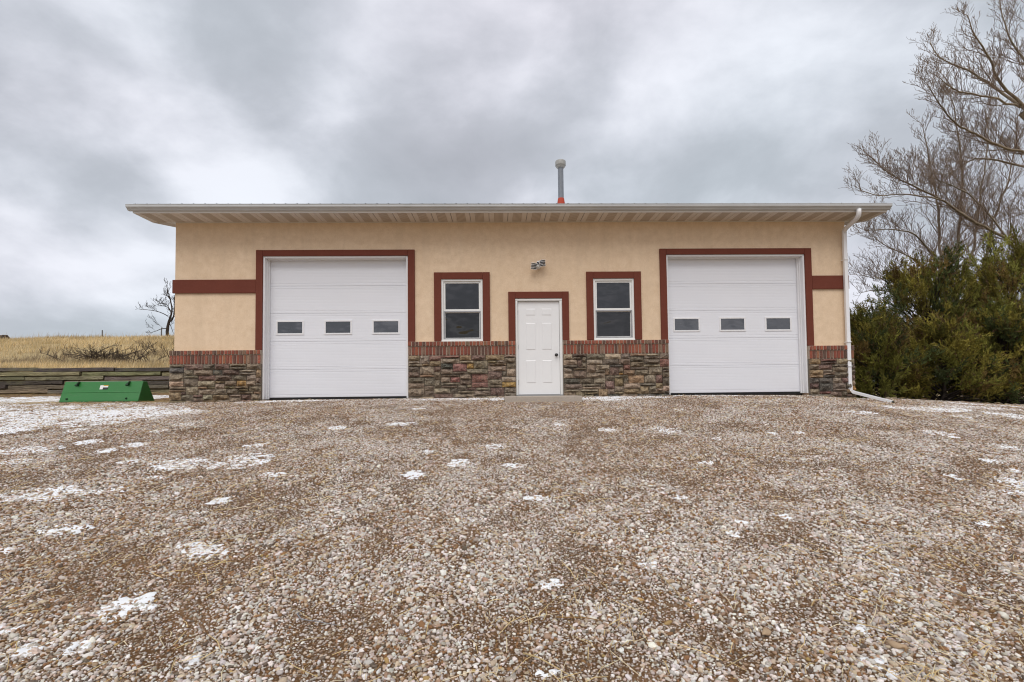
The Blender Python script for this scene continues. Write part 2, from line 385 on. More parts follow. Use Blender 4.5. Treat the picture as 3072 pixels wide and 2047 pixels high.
gx = axis(-20.0, 15.0, .25, 4000); gy = np.array(sorted(set(np.round(axis(-22.0, 44.0, .25, 4000), 4)) | {5.54, 5.58}))
X, Y = np.meshgrid(gx, gy, indexing='ij'); Z = G(X, Y)
nx, ny = X.shape; VV = np.stack([X, Y, Z], -1).reshape(-1, 3)
ii, jj = np.meshgrid(np.arange(nx-1), np.arange(ny-1), indexing='ij')
quads = np.stack([ii*ny+jj, (ii+1)*ny+jj, (ii+1)*ny+jj+1, ii*ny+jj+1], -1).reshape(-1, 4)
qc = VV[quads].mean(1)
isyard = (qc[:, 0] > -20) & (qc[:, 0] < 15) & (qc[:, 1] > -22) & (qc[:, 1] < 5.54) & ~((qc[:, 0] > 7.8) & (qc[:, 1] > 0.25))
islit = (qc[:, 0] > 7.8) & (qc[:, 0] < 20) & (qc[:, 1] > 0.25) & (qc[:, 1] < 9)
def submesh(name, mask, mat):
    q = quads[mask]; u, inv = np.unique(q, return_inverse=True)
    return fast(name, VV[u], inv.reshape(q.shape), mat, smooth=True)
for nm, mk, mt in (('gravel_yard', isyard, GRAVELG), ('litter_ground', islit, LITTER), ('hillside', ~isyard & ~islit, PASTURE)):
    link(bpy.data.objects.new(nm, submesh(nm, mk, mt)), kind='structure')
# ------------------------------------------------------------------ the garage building
XL, XR, DEP, SOFZ = -6.87, 7.76, 9.8, 3.80
GB = thing('garage_building', (0.45, 4.9, 0.0), 'tan stucco garage with two white overhead doors and red-brown trim', 'building')
OPEN = [(-5.01, -1.915, -0.1, 3.055), (3.727, 6.815, -0.1, 3.055), (-1.198, -0.303, 1.184, 2.536), (2.106, 3.002, 1.187, 2.534), (0.40, 1.42, -0.1, 2.105)]
# front wall as a grid of cells with the openings left out, plus returns, plus the other three walls
mb = MB()
xs = sorted({XL, XR} | {v for o in OPEN for v in o[:2]}); zs = sorted({-0.5, SOFZ+.06} | {v for o in OPEN for v in o[2:]})
def inopen(x, z): return any(o[0] < x < o[1] and o[2] < z < o[3] for o in OPEN)
for a, b in zip(xs, xs[1:]):
    for c_, d_ in zip(zs, zs[1:]):
        if not inopen((a+b)/2, (c_+d_)/2): mb.add([(a, 0, c_), (b, 0, c_), (b, 0, d_), (a, 0, d_)], [(0, 1, 2, 3)])
for x0, x1, z0, z1 in OPEN:
    for q in ([(x0, 0, z0), (x0, .22, z0), (x0, .22, z1), (x0, 0, z1)], [(x1, 0, z0), (x1, 0, z1), (x1, .22, z1), (x1, .22, z0)],
              [(x0, 0, z1), (x0, .22, z1), (x1, .22, z1), (x1, 0, z1)], [(x0, 0, z0), (x1, 0, z0), (x1, .22, z0), (x0, .22, z0)]):
        mb.add(q, [(0, 1, 2, 3)])
for x_ in (XL, XR):
    mb.add([(x_, 0, -.5), (x_, DEP, -.5), (x_, DEP, SOFZ+.06), (x_, DEP/2, SOFZ+.9), (x_, 0, SOFZ+.06)], [(0, 1, 2, 3, 4)])
mb.add([(XL, DEP, -.5), (XR, DEP, -.5), (XR, DEP, SOFZ+.06), (XL, DEP, SOFZ+.06)], [(0, 1, 2, 3)])
me = raw('wall', mb.v, mb.f, STUCCO); link(bpy.data.objects.new('wall', me), GB)
mb = MB(); mb.box(XL+.03, XR-.03, .30, DEP-.05, -.45, .0); mb.build('floor_slab', CONC, GB)

def trim(parent, x0, x1, ztop, legl, legr, ix0, ix1, iz):
    d = -0.045
    box('trim', x0, ix0, d, 0.004, legl, ztop, REDTRIM, parent, .006)
    box('trim', ix1, x1, d, 0.004, legr, ztop, REDTRIM, parent, .006)
    box('trim', ix0+.0015, ix1-.0015, d-.001, 0.004, iz, ztop-.001, REDTRIM, parent, .006)
box('trim_band', -6.905, -5.152, -.042, .005, 2.262, 2.55, REDTRIM, GB, .006)
box('trim_band', 6.966, 7.795, -.042, .005, 2.275, 2.572, REDTRIM, GB, .006)

# overhead doors
def overhead(x0, x1, legl, legr, wx):
    y = 0.20
    d = MB().box(x0+.03, x1-.03, y+.05, y+.09, .0, 3.05).build('garage_door', DARK, GB)
    zz = [0.012, .618, 1.23, 1.845, 2.449, 3.05]
    for i in range(5):
        a, b = zz[i]+.0012, zz[i+1]-.0012
        mb = MB(); yf = y; 
        prof = [(yf+.005, a), (yf, a+.005), (yf, a+.05), (yf+.005, a+.056), (yf, a+.062), (yf, b-.062), (yf+.005, b-.056), (yf, b-.05), (yf, b-.006), (yf+.005, b), (yf+.045, b), (yf+.045, a)]
        mb.prism(prof, x0+.05, x1-.05); mb.build('door_section', GDOOR, d)
    for (a, b) in wx:
        z0, z1 = 1.412, 1.660; t = .036
        fr = MB()
        fr.box(a-t, b+t, y-.014, y+.004, z1, z1+t); fr.box(a-t, b+t, y-.014, y+.004, z0-t, z0)
        fr.box(a-t, a, y-.0141, y+.004, z0, z1); fr.box(b, b+t, y-.0141, y+.004, z0, z1)
        f_ = fr.build('door_window', WHITE, d, .004)
        MB().box(a, b, y-.004, y-.001, z0, z1).build('pane', GLASSD, d)
    MB().box(x0+.05, x1-.05, y-.004, y+.03, -.035, .012).build('bottom_seal', DARK, d)
    # jambs: white wrapped frame with an outer face and a stepped return
    for sx, xa in ((1, x0), (-1, x1)):
        mb = MB(); q = [(xa, -.012), (xa+sx*.035, -.012), (xa+sx*.035, .10), (xa+sx*.05, .10), (xa+sx*.05, .15), (xa+sx*.068, .15), (xa+sx*.068, .195), (xa, .195)]
        mb.prism(q, -.02, 3.055-.036, axis='z'); mb.build('jamb', WHITE, d, .003)
    q = [(-.0125, 3.055), (-.0125, 3.055-.035), (.10, 3.055-.035), (.10, 3.055-.05), (.195, 3.055-.05), (.195, 3.055)]
    MB().prism(q, x0+.0005, x1-.0005).build('jamb', WHITE, d, .003)
    trim(d, x0-.142 if x0 < 0 else x0-.144, x1+.147, 3.185, legl, legr, x0, x1, 3.055)
    return d
overhead(-5.01, -1.915, 1.036, 1.172, [(-4.781, -4.25), (-3.742, -3.209), (-2.701, -2.166)])
overhead(3.727, 6.815, 1.175, 1.022, [(3.961, 4.495), (5.002, 5.528), (6.035, 6.57)])

# double-hung windows
def window(x0, x1, z0, z1, ox0, ox1):
    fr = MB(); t = .045
    for q in ((x0, x1, z1-t, z1), (x0, x1, z0, z0+t)): fr.box(q[0], q[1], -.018, .09, q[2], q[3])
    for q in ((x0, x0+t), (x1-t, x1)): fr.box(q[0], q[1], -.0175, .09, z0+t, z1-t)
    w = fr.build('window', VINYL, GB, .004)
    zm = 1.865; s_ = .045
    def sash(nm, a, b, c_, d_, y, mt, ss):
        m_ = MB()
        m_.box(a, b, y, y+.035, d_-ss, d_); m_.box(a, b, y, y+.035, c_, c_+ss)
        m_.box(a, a+ss, y+.0005, y+.0345, c_+ss, d_-ss); m_.box(b-ss, b, y+.0005, y+.0345, c_+ss, d_-ss)
        return m_.build(nm, mt, w, .003)
    sash('sash', x0+t, x1-t, zm-.02, z1-t, .012, VINYL, .040)
    MB().box(x0+t+.04, x1-t-.04, .034, .038, zm+.02, z1-t-.04).build('pane', GLASS, w)
    sash('sash', x0+t, x1-t, z0+t, zm-.022, .030, VINYL, .036)
    MB().box(x0+t+.036, x1-t-.036, .050, .054, z0+t+.036, zm-.058).build('pane', GLASSL, w)
    sash('screen_frame', x0+t+.002, x1-t-.002, z0+t+.002, zm-.024, -.004, SCREENF, .024)
    MB().box(x0-.004, x1+.004, -.034, -.019, z0-.006, z0+.024).build('sill', VINYL, w, .003)
    trim(w, ox0, ox1, 2.684, z0+.004, z0+.004, x0, x1, z1)
window(-1.198, -.303, 1.184, 2.536, -1.353, -.147)
window(2.106, 3.002, 1.187, 2.534, 1.957, 3.157)

# entry door with six raised panels
bm = bmesh.new()
xs = [.453, .62, .845, .972, 1.197, 1.357]; zs = [.022, .263, .768, .985, 1.583, 1.735, 1.895, 2.045]
gv = [[bm.verts.new((x_, .03, z_)) for z_ in zs] for x_ in xs]; pan = []
for i in range(len(xs)-1):
    for j in range(len(zs)-1):
        f_ = bm.faces.new((gv[i][j], gv[i+1][j], gv[i+1][j+1], gv[i][j+1]))
        if i in (1, 3) and j in (1, 3, 5): pan.append(f_)
bmesh.ops.inset_individual(bm, faces=pan, thickness=.014, depth=-.010)
bmesh.ops.inset_individual(bm, faces=pan, thickness=.010, depth=0)
bmesh.ops.inset_individual(bm, faces=pan, thickness=.020, depth=.008)
for a, b in ((gv[0], 1), (gv[-1], 1)): pass
me = bpy.data.meshes.new('entry_door'); bm.to_mesh(me); bm.free(); me.materials.append(DOORW)
ED = link(bpy.data.objects.new('entry_door', me), GB)
MB().box(.453, 1.357, .042, .08, .022, 2.045).build('door_core', DOORW, ED)
fr = MB(); 
for a, b in ((.40, .448), (1.362, 1.42)):
    fr = MB(); fr.box(a, b, -.02, .10, -.01, 2.105-.055); fr.box(a+.012, b-.012, -.028, -.02, -.01, 2.105-.056); fr.build('door_frame', VINYL, ED, .003)
fr = MB(); fr.box(.40, 1.42, -.0205, .10, 2.0505, 2.105); fr.box(.4, 1.42, -.0285, -.0205, 2.062, 2.094); fr.build('door_frame', VINYL, ED, .003)
MB().box(.40, 1.42, -.03, .10, -.03, .016).build('threshold', HINGE, ED, .004)
kb = MB(); kb.lathe([(.0, -.001), (.034, 0), (.034, .008), (.014, .012), (.012, .035), (.026, .042), (.032, .055), (.028, .068), (.012, .074), (0, .075)], (0, 0, 0), 18)
kv = [(1.285+x_, .03-z_, .875+y_) for x_, y_, z_ in kb.v]; MB().add(kv, kb.f).build('knob', BLACKM, ED, 0, True)
for z_ in (.28, 1.05, 1.80): MB().tube([(.450, .012, z_-.05), (.450, .012, z_+.05)], .009, 8).build('hinge', HINGE, ED)
MB().box(1.352, 1.3625, .018, .031, .82, .93).build('strike_plate', HINGE, ED)
trim(ED, .25, 1.566, 2.252, 1.188, 1.188, .40, 1.42, 2.105)

# masonry wainscot: soldier brick band over split ashlar
BRC = [(.29, .072, .044), (.235, .058, .037), (.34, .095, .052), (.155, .055, .040), (.115, .060, .046), (.21, .125, .085), (.31, .125, .065), (.16, .095, .075), (.27, .17, .115)]
BRW = [7, 7, 4.5, 4.5, 3, 1.6, 1.6, 1.6, 1.2]
def brickmesh(seed):
    r_ = random.Random(seed); bm = bmesh.new(); bmesh.ops.create_cube(bm, size=1)
    for v_ in bm.verts:
        for k_ in range(3): v_.co[k_] *= 1-.06*r_.random()
    bmesh.ops.bevel(bm, geom=[e_ for e_ in bm.edges], offset=.07, segments=1, affect='EDGES')
    me = bpy.data.meshes.new('brick'); bm.to_mesh(me); bm.free(); me.materials.append(BRICK); return me
BM = [brickmesh(i) for i in range(5)]
def stonemesh(seed):
    r_ = random.Random(seed+50); n_, k_ = 4, 3; V = []; F = []
    for j in range(k_+1):
        for i in range(n_+1):
            u, w_ = i/n_, j/k_; ed = i in (0, n_) or j in (0, k_)
            V.append((u-.5+(0 if i in (0, n_) else (r_.random()-.5)*.13), (-.34 if ed else -.62-.75*r_.random())+(.05*r_.random()), w_-.5+(0 if j in (0, k_) else (r_.random()-.5)*.2)))
    for j in range(k_):
        for i in range(n_):
            a = j*(n_+1)+i; q = (a, a+1, a+n_+2, a+n_+1)
            F += [(q[0], q[1], q[2]), (q[0], q[2], q[3])] if r_.random() < .5 else [(q[0], q[1], q[3]), (q[1], q[2], q[3])]
    per = [i for i in range(n_+1)]+[(j+1)*(n_+1)+n_ for j in range(k_)]+[k_*(n_+1)+n_-1-i for i in range(n_)]+[(k_-1-j)*(n_+1) for j in range(k_-1)]
    o = len(V)
    for q in per: V.append((V[q][0], .5, V[q][2]))
    for i in range(len(per)): j = (i+1) % len(per); F.append((per[i], o+i, o+j, per[j]))
    return raw('stone', V, F, STONE)
SMS = [stonemesh(i) for i in range(12)]
STC = [(.235, .19, .145), (.29, .245, .19), (.19, .16, .13), (.36, .305, .235), (.165, .115, .098), (.225, .15, .128), (.125, .12, .11), (.31, .225, .145), (.26, .135, .118), (.42, .265, .105), (.27, .22, .14), (.42, .34, .26)]
STW = [6, 6, 5, 3.5, 3, 2.2, 2.4, 3, 1.5, 1.2, 2, 2]
def piece(name, me, parent, loc, sc, colr):
    o = bpy.data.objects.new(name, me); o.location = loc; o.scale = sc; o.color = (*colr, 1); C.objects.link(o); o.parent = parent; return o
def jit(c_, a=.16): f_ = 1+(rnd.random()*2-1)*a; return tuple(max(.01, v*f_*(1+(rnd.random()-.5)*.10)) for v in c_)
def wainscot(x0, x1, zb, zs_, zm, zt, retl=False, retr=False):
    """zb ground, zs_ stone top, zm split between brick rows, zt top of bricks"""
    bb = MB().box(x0+.004, x1-.004, -.072, .006, zs_, zm); bb.box(x0+.003, x1-.003, -.092, .0065, zm, zt-.004); bb = bb.build('brick_band', MORTAR, GB)
    n_ = max(2, round((x1-x0)/.0745)); w_ = (x1-x0)/n_
    for i in range(n_):
        xx = x0+(i+.5)*w_+(rnd.random()-.5)*.006
        piece('brick', rnd.choice(BM), bb, (xx, -.052, (zs_+zm)/2+(rnd.random()-.5)*.004), (w_-.015, .075, zm-zs_-.014), jit(rnd.choices(BRC, BRW)[0], .12))
    n2 = max(2, round((x1-x0)/.0765)); w2 = (x1-x0)/n2
    for i in range(n2):
        xx = x0+(i+.5)*w2+(rnd.random()-.5)*.006
        piece('brick', rnd.choice(BM), bb, (xx, -.060, (zm+zt)/2), (w2-.015, .100, zt-zm-.010), jit(rnd.choices(BRC, BRW)[0], .2))
    st = MB().box(x0+.002, x1-.002, -.050, .0055, zb-.2, zs_).build('stone_wainscot', SMORTAR, GB)
    # skyline packing of split stones
    u = .058; cols_ = max(4, round((x1-x0)/.05)); cw = (x1-x0)/cols_; rows = int(round((zs_-zb+.06)/u)); u = (zs_-zb+.06)/rows
    top = [0]*cols_                                    # measured down from zs_
    while min(top) < rows:
        t0 = min(top); i = top.index(t0); j = i
        while j < cols_ and top[j] == t0: j += 1
        span = j-i; h_ = rnd.choices([1, 2, 3], [3.0, 6, 1.6])[0]; h_ = min(h_, rows-t0)
        ln = rnd.randint(4, 8) if h_ < 3 else rnd.randint(4, 7)
        if span-ln < 2: ln = span
        if ln > 10: ln = span//2
        ln = min(ln, span)
        for q in range(i, i+ln): top[q] = t0+h_
        xa, xb = x0+i*cw, x0+(i+ln)*cw; za, zb_ = zs_-(t0+h_)*u, zs_-t0*u
        g = .005
        piece('stone', rnd.choice(SMS), st, ((xa+xb)/2, -.058+(rnd.random()-.5)*.012, (za+zb_)/2), ((xb-xa-2*g)*(1 if rnd.random() < .5 else -1), .055+.028*rnd.random(), (zb_-za-2*g)*(1 if rnd.random() < .5 else -1)), jit(rnd.choices(STC, STW)[0], .2))
wainscot(-6.92, -5.014, -.075, .737, .938, 1.034)
wainscot(-1.911, .397, -.05, .878, 1.080, 1.182)
wainscot(1.424, 3.723, -.05, .880, 1.093, 1.180)
wainscot(6.819, 7.82, -.16, .727, .917, 1.020)
# returns of the masonry down the two side walls (seen only from the side)
for x0, x1, zs_, zt in ((-6.92, -6.872, .737, 1.034), (7.762, 7.82, .727, 1.02)):
    MB().box(x0+.002, x1, .008, DEP, -.4, zs_).build('stone_return', SMORTAR, GB); MB().box(x0-.012 if x0 < 0 else x0, x1 if x0 < 0 else x1+.012, .0085, DEP, zs_+.001, zt).build('brick_return', BRICK, GB).color = (.26, .05, .03, 1)

# roof, soffit, gutter
FX0, FX1, RP = -7.35, 8.26, .167
RZ0 = 3.952
def rz(y): return RZ0+RP*(y+.62) if y < DEP/2 else RZ0+RP*(DEP/2+.62)-RP*(y-DEP/2)
rf = MB(); rf.prism([(-.598, 3.90), (-.598, 3.928), (DEP/2, rz(DEP/2)-.012), (DEP+.598, 3.928), (DEP+.598, 3.80), (DEP, 3.81), (DEP/2, rz(DEP/2)-.14), (.02, 3.862), (.02, 3.80+.03), (-.58, 3.83)], FX0+.01, FX1-.01)
RFO = rf.build('roof', WHITE, GB)
pw = .92; nsh = int(round((FX1+.06-FX0)/pw)); pw = (FX1+.08-FX0)/nsh
def sheet(y0, y1, nm):
    prof = []; k_ = 4; d_ = pw/k_
    for i in range(k_):
        c_ = (i+.5)*d_
        prof += [(c_-d_/2, 0), (c_-.030, 0), (c_-.014, .024), (c_+.014, .024), (c_+.030, 0)]
    prof.append((pw, 0)); V = []; n_ = len(prof)
    for y_ in (y0, y1):
        for a, b in prof: V.append((a, y_, rz(y_)+b))
    return raw(nm, V, [(i, i+1, n_+i+1, n_+i) for i in range(n_-1)], ROOF)
sh1, sh2 = sheet(-.655, DEP/2-.001, 'roof_sheet'), sheet(DEP/2+.001, DEP+.65, 'roof_sheet')
for i in range(nsh):
    for s_ in (sh1, sh2): o = bpy.data.objects.new('roof_sheet', s_); o.location = (FX0-.04+i*pw, 0, .002*(i % 2)); C.objects.link(o); o.parent = RFO
MB().prism([(-.642, rz(-.642)-.004), (-.60, rz(-.6)-.004), (-.60, rz(-.6)+.0235), (-.642, rz(-.642)+.0225)], FX0+.02, FX1-.02).build('eave_closure', CLOSURE, RFO)
MB().box(XL, XR, DEP/2-.14, DEP/2+.14, rz(DEP/2)+.02, rz(DEP/2)+.045).build('ridge_cap', ROOF, RFO)
# vent pipe through the roof
vx, vy = 1.564, 1.0
zb = rz(vy)+.075
MB().lathe([(.135, .015), (.13, .03), (.115, .10), (.10, .22), (.088, .30), (.075, .385), (.070, .395), (.0, .395)], (vx, vy, zb), 20).build('pipe_boot', BOOT, RFO, 0, True)
MB().lathe([(.067, .2), (.067, 1.20)], (vx, vy, zb), 24).build('vent_pipe', PIPE, RFO, 0, True)
MB().lathe([(.067, 1.13), (.085, 1.135), (.105, 1.155), (.112, 1.175), (.112, 1.185), (.125, 1.186), (.127, 1.20), (.127, 1.285), (.122, 1.297), (.11, 1.306), (.06, 1.32), (0, 1.325)], (vx, vy, zb), 28).build('vent_cap', CAPM, RFO, 0, True)
# fascia and gutter
MB().box(FX0, FX1, -.62, -.598, 3.79, 3.93).build('fascia', WHITE, GB, .002)
for x_ in (FX0, FX1):
    s_ = 1 if x_ < 0 else -1
    MB().prism([(-.597, 3.792), (.0, 3.792), (DEP/2, rz(DEP/2)-.15), (DEP/2, rz(DEP/2)-.005), (-.597, 3.932)], x_-.001, x_+s_*.022).build('rake_board', WHITE, GB)
gp = [(-.622, 3.925), (-.622, 3.822), (-.685, 3.822), (-.697, 3.834), (-.703, 3.848), (-.722, 3.862), (-.741, 3.872), (-.746, 3.886), (-.746, 3.915), (-.752, 3.917), (-.752, 3.927), (-.738, 3.927), (-.738, 3.918), (-.741, 3.888), (-.735, 3.878), (-.716, 3.868), (-.698, 3.853), (-.692, 3.838), (-.682, 3.827), (-.627, 3.827), (-.627, 3.925)]
GU = MB().prism(gp, -7.405, 8.275).build('gutter', GUTTER, GB)
for x_ in (-7.407, 8.273):
    MB().prism(gp[:8]+[(-.748, 3.923)], x_, x_+.004).build('end_cap', GUTTER, GU)
# soffit boards
SF = MB().box(FX0+.004, FX1-.004, -.595, -.002, 3.812, 3.822).build('soffit', DARK, GB)
def sofpanel():
    w_ = .4; V = []; mi = []
    pts = [(.003, .012, 0), (.010, 0, 0), (.095, 0, 0), (.100, .004, 0), (.104, 0, 1), (.296, 0, 1), (.300, .004, 1), (.304, 0, 0), (.390, 0, 0), (.397, .012, 0)]
    for y_ in (-.594, -.004):
        for a, b, c_ in pts: V.append((a, y_, 3.80+b))
    n_ = len(pts); F = [(i, n_+i, n_+i+1, i+1) for i in range(n_-1)]
    me = raw('soffit_panel', V, F, [SOFFIT, SOFFITV])
    for i, q in enumerate(me.polygons): q.material_index = 1 if 4 <= i <= 4 else 0
    return me
sp_ = sofpanel(); npan = 39; pitch = (FX1-FX0-.012)/npan
for i in range(npan):
    o = bpy.data.objects.new('soffit_panel', sp_); o.location = (FX0+.006+i*pitch, 0, 0); o.scale = (pitch/.4, 1, 1); C.objects.link(o); o.parent = SF
MB().box(XL+.001, XR-.001, -.014, -.001, 3.782, 3.80).build('frieze_strip', SOFFIT, SF)
# downspout
def rtube(pts, w_, d_, name, parent):
    return MB().tube(pts, math.sqrt(.5), 4, True, 0, w_, d_).build(name, WHITE, parent, .006)
DS = rtube([(7.690, -.085, 3.56), (7.690, -.085, 2.0), (7.690, -.085, .12)], .078, .062, 'downspout', GB)
MB().tube([(7.60, -.685, 3.83), (7.60, -.685, 3.76), (7.607, -.66, 3.70), (7.62, -.58, 3.655), (7.668, -.20, 3.59), (7.686, -.10, 3.555), (7.690, -.085, 3.50)], .048, 8).build('elbow', WHITE, DS, 0, True)
rtube([(7.690, -.087, .135), (7.692, -.092, .06), (7.71, -.105, .015), (7.76, -.14, -.015)], .082, .066, 'elbow', DS)
rtube([(7.735, -.122, -.008), (8.14, -.70, -.215)], .076, .062, 'spout', DS)
MB().box(8.118, 8.160, -.742, -.70, -.238, -.196).build('spout_mouth', DARK, DS)
for z_ in (2.9, 1.08, .55): MB().box(7.645, 7.735, -.131, -.02, z_, z_+.02).build('strap', WHITE, DS, .002)

# ------------------------------------------------------------------ security light on the wall
SLT = thing('security_light', (.90, 0, 2.80), 'white twin-head floodlight with finned lamps on wall above entry door', 'light')
MB().tube([(.905, -.002, 2.815), (.905, -.025, 2.815)], .062, 20).build('wall_plate', WHITE, SLT, .004)
mb = MB(); mb.tube([(.905, -.02, 2.85), (.905, -.085, 2.862)], [.045, .038], 12); mb.box(.875, .935, -.12, -.05, 2.83, 2.90); mb.build('sensor_housing', WHITE, SLT, .008)
mb = MB(); mb.tube([(.895, -.118, 2.862), (.895, -.14, 2.85)], .022, 12); mb.build('sensor_lens', DARK, SLT)
mb = MB(); mb.lathe([(.0, -.03), (.03, -.028), (.036, 0), (.036, .035), (0, .04)], (.90, -.085, 2.79), 16); mb.build('sensor_head', VINYL, SLT, 0, True)
def lamp(cx_, cy_, cz_, yaw, tilt):
    R_ = Matrix.Translation((cx_, cy_, cz_)) @ Matrix.Rotation(yaw, 4, 'Z') @ Matrix.Rotation(tilt, 4, 'X')
    mb = MB(); mb.box(-.035, .035, -.05, .04, -.055, .060)
    for k_ in range(5): zz = -.062+.031*k_; mb.box(-.050, .050, -.066, .045, zz, zz+.007)
    mb.box(-.052, .052, -.070, .046, .062, .074)
    V = [R_ @ Vector(v_) for v_ in mb.v]; h_ = MB().add(V, mb.f).build('lamp_head', WHITE, SLT, .002)
    d_ = MB()
    for k_ in range(4): zz = -.052+.031*k_; d_.box(-.040, .040, -.056, .030, zz, zz+.018)
    MB().add([R_ @ Vector(v_) for v_ in d_.v], d_.f).build('lamp_louver', BLACKM, h_)
lamp(.800, -.15, 2.775, math.radians(35), math.radians(12)); lamp(1.005, -.15, 2.838, math.radians(-38), math.radians(8))
MB().tube([(.835, -.12, 2.80), (.885, -.08, 2.815)], .014, 8).build('arm', WHITE, SLT); MB().tube([(.97, -.11, 2.83), (.92, -.08, 2.82)], .014, 8).build('arm', WHITE, SLT)

# concrete step
mb = MB(); mb.box(.137, 1.685, -.90, -.078, -.30, -.008); mb.build('concrete_step', CONC, None, .012, label='low grey concrete step slab at foot of white entry door', cat='step')
# ------------------------------------------------------------------ timber retaining wall
TW = thing('timber_retaining_wall', (-13.5, 5.4, .15), 'low retaining wall of stacked weathered timbers below the grassy bank', 'retaining wall')
def timbermesh(seed):
    r_ = random.Random(seed+9); n_ = 7; V = []; F = []
    for i in range(n_+1):
        u = i/n_-.5; oy, oz = (r_.random()-.5)*.16, (r_.random()-.5)*.20
        for a, b in ((-.5, -.40), (-.5, .36), (-.40, .5), (.5, .5), (.5, -.5), (-.42, -.5)):
            V.append((u, a+oy+(r_.random()-.5)*.06, b+oz*.5+(r_.random()-.5)*.07))
    for i in range(n_):
        for k_ in range(6): F.append((i*6+k_, i*6+(k_+1) % 6, (i+1)*6+(k_+1) % 6, (i+1)*6+k_))
    F += [(5, 4, 3, 2, 1, 0), tuple(n_*6+k_ for k_ in range(6))]
    return raw('timber', V, F, TIMBER)
TMS = [timbermesh(i) for i in range(8)]
TC = [(.17, .145, .125), (.27, .25, .155), (.33, .295, .20), (.13, .105, .10), (.24, .215, .13), (.24, .20, .165), (.10, .085, .08)]
for row in range(6):
    x_ = -21.5+[0, 1.2, .5, 1.7, .9, 2.0][row]
    while x_ < -8.3:
        ln = 2.42+rnd.random()*.1; xe = min(x_+ln, -8.2)
        cc = rnd.choice(([(.30, .26, .18), (.20, .165, .145)], [(.16, .135, .13), (.22, .19, .15)], [(.30, .28, .17), (.15, .125, .12), (.12, .10, .095)], [(.22, .19, .18), (.32, .295, .20), (.17, .15, .14)], [(.34, .32, .20), (.29, .28, .165)], [(.13, .115, .11), (.165, .145, .14)])[row])
        piece('timber', rnd.choice(TMS), TW, (0, 0, 0), (1, 1, 1), jit(tuple(.82*v for v in cc), .25))
        o = C.objects[-1] if False else TW.children[-1]
        x0_, z0_ = (x_+xe)/2, .16+.137*row+.068+(x_+15)*-.009
        o.location = (x0_+13.5, 5.44+.018*row-5.4+(rnd.random()-.5)*.08, z0_-.15+(rnd.random()-.5)*.012); o.scale = (xe-x_-.03, .15, .116)
        o.rotation_euler = (0, (rnd.random()-.5)*.006, 0)
        x_ = xe+.01

# ------------------------------------------------------------------ loader bucket
LB = thing('loader_bucket', (-9.1, 1.2, -.08), 'bright green steel tractor loader bucket turned over on the gravel', 'tractor bucket')
bx0, bx1, by = -9.99, -8.225, .90
zb0 = -.07
prof = [(by, zb0+.035), (by+.008, zb0+.07), (by+.078, zb0+.255), (by+.082, zb0+.262), (by+.155, zb0+.475), (by+.175, zb0+.492), (by+.29, zb0+.492), (by+.305, zb0+.48), (by+.50, zb0+.10), (by+.58, zb0+.02)]
inner = [(a+.012 if i < 5 else a-.012, b-.012) for i, (a, b) in enumerate(prof)]
V = [];
me_b = MB(); n_ = len(prof); ring = prof+inner[::-1]
me_b.prism(ring, bx0, bx1); me_b.build('shell', GREEN, LB, .003)
MB().box(bx0+.01, bx1-.01, by-.004, by+.05, zb0-.005, zb0+.034).build('back_lip', GDARK, LB, .004)  # bottom lip, coloured dark to stand in for the shadow under the bucket
MB().prism([(by+.010, zb0+.03), (by+.165, zb0+.478), (by+.295, zb0+.478), (by+.565, zb0+.03)], bx1-.012, bx1+.004).build('end_plate', GREEN, LB, .003)
MB().prism([(by+.010, zb0+.03), (by+.165, zb0+.478), (by+.295, zb0+.478), (by+.565, zb0+.03)], bx0-.004, bx0+.012).build('end_plate', GREEN, LB, .003)
MB().box(bx0+.02, bx1-.02, by+.168, by+.29, zb0+.4925, zb0+.499).build('top_highlight', GREENHL, LB, .002)  # pale strip along the top: a highlight put into the colour
MB().box(bx0-.01, bx1+.03, by+.50, by+.66, zb0-.004, zb0+.022).build('cutting_edge', GREEN, LB, .003)
def face(t, off=0.0):   # point on the sloped back face at height fraction t
    return by+.008+(.147)*t-off, zb0+.07+.405*t
for xx in (-9.66, -8.52):
    mb = MB(); y_, z_ = face(.97, .005)
    mb.prism([(y_+.03, z_+.03), (y_-.02, z_+.035), (y_-.075, z_-.012), (y_-.085, z_-.055), (y_-.062, z_-.06), (y_-.045, z_-.03), (y_-.005, z_-.012)], xx-.012, xx+.012); mb.build('hook', GDARK, LB, .003)
    y_, z_ = face(.84, .004)
    MB().prism([(y_+.012, z_+.04), (y_-.03, z_), (y_-.022, z_-.012), (y_+.0, z_-.02)], xx-.075, xx+.0).build('hook_gusset', GDARK, LB, .002)
for xx in (-9.83, -8.50):
    y_, z_ = face(.08, .0)
    MB().tube([(xx, y_+.012, z_), (xx, y_-.022, z_-.006)], .020, 10).build('pin_boss', GDARK, LB)
y_, z_ = face(.43, .004)
MB().box(bx0+.02, bx1-.02, y_-.001, y_+.01, z_-.006, z_+.004).build('weld_seam', GREEN, LB, .002)
def decal(nm, x0, x1, t0, t1, mt, off=.0035):
    a, b = face(t0, off), face(t1, off); MB().add([(x0, *a), (x1, *a), (x1, *b), (x0, *b), (x0, a[0]+.002, a[1]), (x1, a[0]+.002, a[1]), (x1, b[0]+.002, b[1]), (x0, b[0]+.002, b[1])], [(0, 1, 2, 3), (4, 7, 6, 5), (0, 4, 5, 1), (1, 5, 6, 2), (2, 6, 7, 3), (3, 7, 4, 0)]).build(nm, mt, LB)
decal('warning_decal', -9.165, -9.095, .60, .83, DECW); decal('warning_decal', -9.095, -8.985, .79, .83, DECY); decal('warning_decal', -9.095, -8.985, .60, .71, DECB); decal('warning_decal', -9.095, -8.985, .71, .79, DECW)

